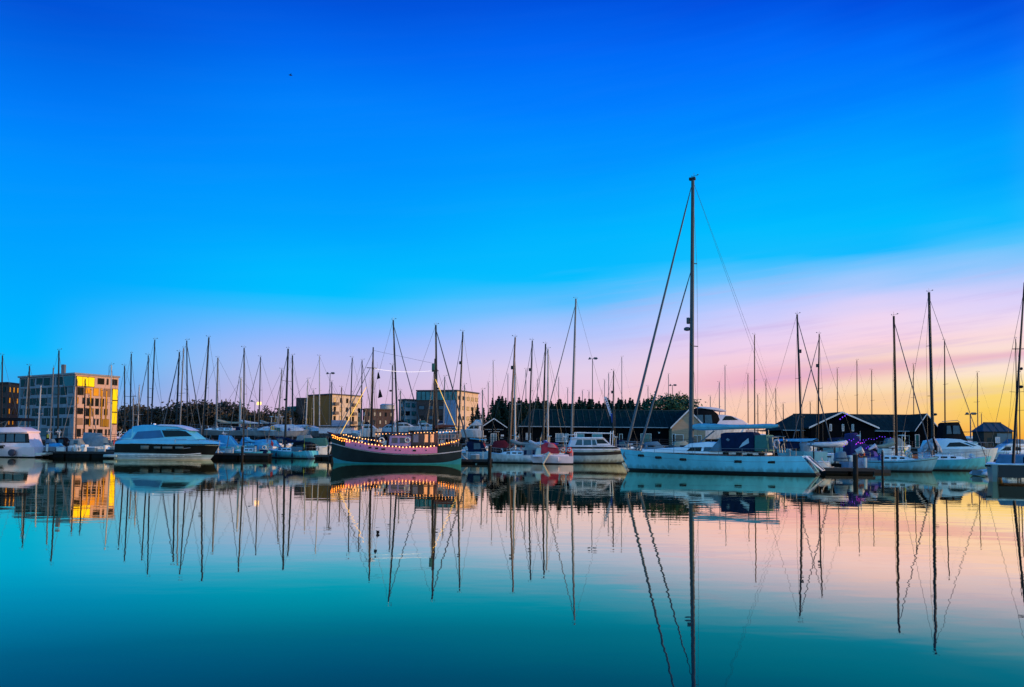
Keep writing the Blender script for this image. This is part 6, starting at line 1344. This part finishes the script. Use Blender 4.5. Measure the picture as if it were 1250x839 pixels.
for px,Y,z in ((58,113.6,.78),(92,113.6,.78),(128,113.6,.78),(266,106.6,.72),(312,106.6,.72),(570,86.2,.46),(590,86.2,.46),(1012,60.8,.48),(1056,60.8,.48),(620,115,.51),(735,115,.51),(1160,92,.51)): pedestal(px,Y,z)
def dockbox(px,Y,z,m,lab):
    Y=Yfix(px,Y); t=thing('dock_box',lab,'dock box',(at(px,HOR,Y).x,Y,z),R(rq.uniform(-8,8)),'storage boxes on the pontoons')
    b=MB(); b.box((0,0,.24),(1.0,.5,.48)); b.build('body',m,t,bevel=.03); b=MB(); b.loops([(-.53,-.28,.485),(.53,-.28,.485),(.53,.28,.485),(-.53,.28,.485)],[(-.48,-.2,.58),(.48,-.2,.58),(.48,.2,.58),(-.48,.2,.58)]); b.build('lid',OFFW,t)
dockbox(75,113.4,.78,OFFW,'white storage box on the pontoon before the small dark dinghy'); dockbox(112,113.4,.78,C_SLATE,'slate storage box with a pale lid on the pontoon left of the motor yacht')
dockbox(280,106.4,.72,OFFW,'white storage box on the pontoon right of the motor yacht bow'); dockbox(322,106.4,.72,C_NAVY,'navy storage box with a pale lid on the pontoon by the teal-white sloop')
dockbox(580,86,.46,C_GREY,'grey storage box on the pontoon right of the ketch stern'); dockbox(1004,60.6,.48,OFFW,'white storage box on the pontoon beside the big yacht transom')
def moorline(a,c_,lab):
    A=at(a[0],a[1],Yfix(a[0],a[2])); C_=at(c_[0],c_[1],Yfix(c_[0],c_[2])); t=thing('mooring_rope',lab,'rope',A,0,'mooring ropes'); d=C_-A
    b=MB(); b.tube([d*(k/8)-Vector((0,0,.25*4*(k/8)*(1-k/8))) for k in range(9)],.025,5); b.build('rope',C_WHITE,t); b=MB(); torus(b,(0,0,0),.10,.03,'x',8); b.build('eye',C_WHITE,t)
moorline((561,549,84),(572,561,86),'slack pale rope from the ketch stern to the pontoon beside it'); moorline((404,541,84.5),(400,553,103),'pale rope from the ketch bow to the dark pile behind it')
moorline((1003,560,58),(1018,570,60.3),'pale rope from the big yacht stern to the pontoon at its right'); moorline((266,545,104),(272,553,106.3),'pale rope from the motor yacht bow to the pontoon at its right')
def pile(label,px,py,Y,r=.16,cap=True):
    Y=Yfix(px,Y); p=at(px,py,Y); t=thing('mooring_pile',label,'mooring pile',(p.x,Y,0),0,'mooring piles'); b=MB(); b.tube([(0,0,-1.5),(0,0,p.z)],r,10); b.build('shaft',PILEM,t)
    b=MB(); b.tube([(0,0,p.z),(0,0,p.z+.08),(0,0,p.z+.22)],[r*1.1,r*1.1,.03],10); b.build('cap',mat('pile_cap',(.10,.10,.11),.6),t)
    b=MB(); b.tube([(r+.12,0,.55),(-r-.12,0,.55)],.07,6); b.build('collar',STEEL,t)
pile('black pile beside the cyan sports boats and dark pontoon',296,545.5,105.4,.17); pile('tall black pile left of the grey-covered sloop',598,544.5,85.0,.2)
pile('black pile on the pontoon below the purple-lit tent',1044,555.5,59.0,.21); pile('thin dark pile with pink fenders beside the dark-striped sloop',1077,552,61,.10); pile('dark pile at the ketch bow in the shaded gap',401,545,103,.14)
pile('short pile at the far left between the two cabin boats',84,541,118,.12)
def lamp(label,px,py,foot,Y,kind='double',lit=False,hr=.11):
    p=at(px,py,Y); z0=LANDZ; t=thing('street_lamp',label,'street lamp',(p.x,Y,z0),0,'street lamps'); h=p.z-z0
    b=MB(); b.tube([(0,0,0),(0,0,h)],[hr,hr*.7],8); b.build('pole',WIRE if not lit else ALUL,t)
    for s in ((-1,1) if kind=='double' else (-1,)):
        b=MB(); b.tube([(0,0,h-.05),(s*.75,0,h+.05)],.05,5); b.build('arm',WIRE,t)
        b=MB(); b.loops([(s*.45-.35,-.25,h-.02),(s*.75+.4,-.25,h-.02),(s*.75+.4,.25,h-.02),(s*.45-.35,.25,h-.02)],[(s*.5-.2,-.18,h+.28),(s*.7+.2,-.18,h+.28),(s*.7+.2,.18,h+.28),(s*.5-.2,.18,h+.28)]); hd=b.build('lamp_head',WIRE,t)
        b=MB(); b.box(((.75 if lit else s*.65),0,h-.10 if not lit else h-.32),(.55 if not lit else .7,.4,.12 if not lit else .55)); b.build('lens',STREETL if lit else GLASS,hd)
lamp('lit street lamp glowing yellow above the white hulls on the left',311.3,490.5,0,150,'single',True,.09)
lamp('dark double-headed lamp post over the brown-sided block',403,456,0,190); lamp('tall dark double-headed lamp post above the conifers',723.3,438,0,172)
lamp('small double lamp beside the leafy treetop left of the tallest mast',821,470.5,0,215)
lamp('twin floodlight post against the yellow sky left of the net store',1184.5,505.5,0,150,hr=.16)
t=thing('pontoon_cabinet','yellow marked service cabinet on the quay left of the cyan-covered dinghy','cabinet',(at(49,534,127).x,127,LANDZ)); t.location.y=QUAY+1.5
b=MB(); b.box((0,0,.55),(.75,.5,1.1)); b.build('body',C_BLACK,t,bevel=.03); b=MB(); b.box((0,-.26,.75),(.45,.03,.55)); b.build('sign_plate',YELLOW,t)
# bird
p=at(354.5,92,95); t=thing('gull','tiny dark bird alone high in the blue sky on the left','bird',p,R(40))
b=MB(); b.tube([(-.22,0,0),(-.1,0,.0),(.06,0,.01),(.18,0,.03),(.25,0,.03)],[.015,.06,.065,.04,.012],8); b.loops([(-.06,.04,.03),(.06,.04,.03),(.02,.24,.10),(-.06,.24,.10)],[(-.06,.04,.045),(.06,.04,.045),(.02,.24,.112),(-.06,.24,.112)]); b.loops([(-.06,-.04,.03),(.06,-.04,.03),(.02,-.24,.10),(-.06,-.24,.10)],[(-.06,-.04,.045),(.06,-.04,.045),(.02,-.24,.112),(-.06,-.24,.112)])
b.build('body',C_BLACK,t)
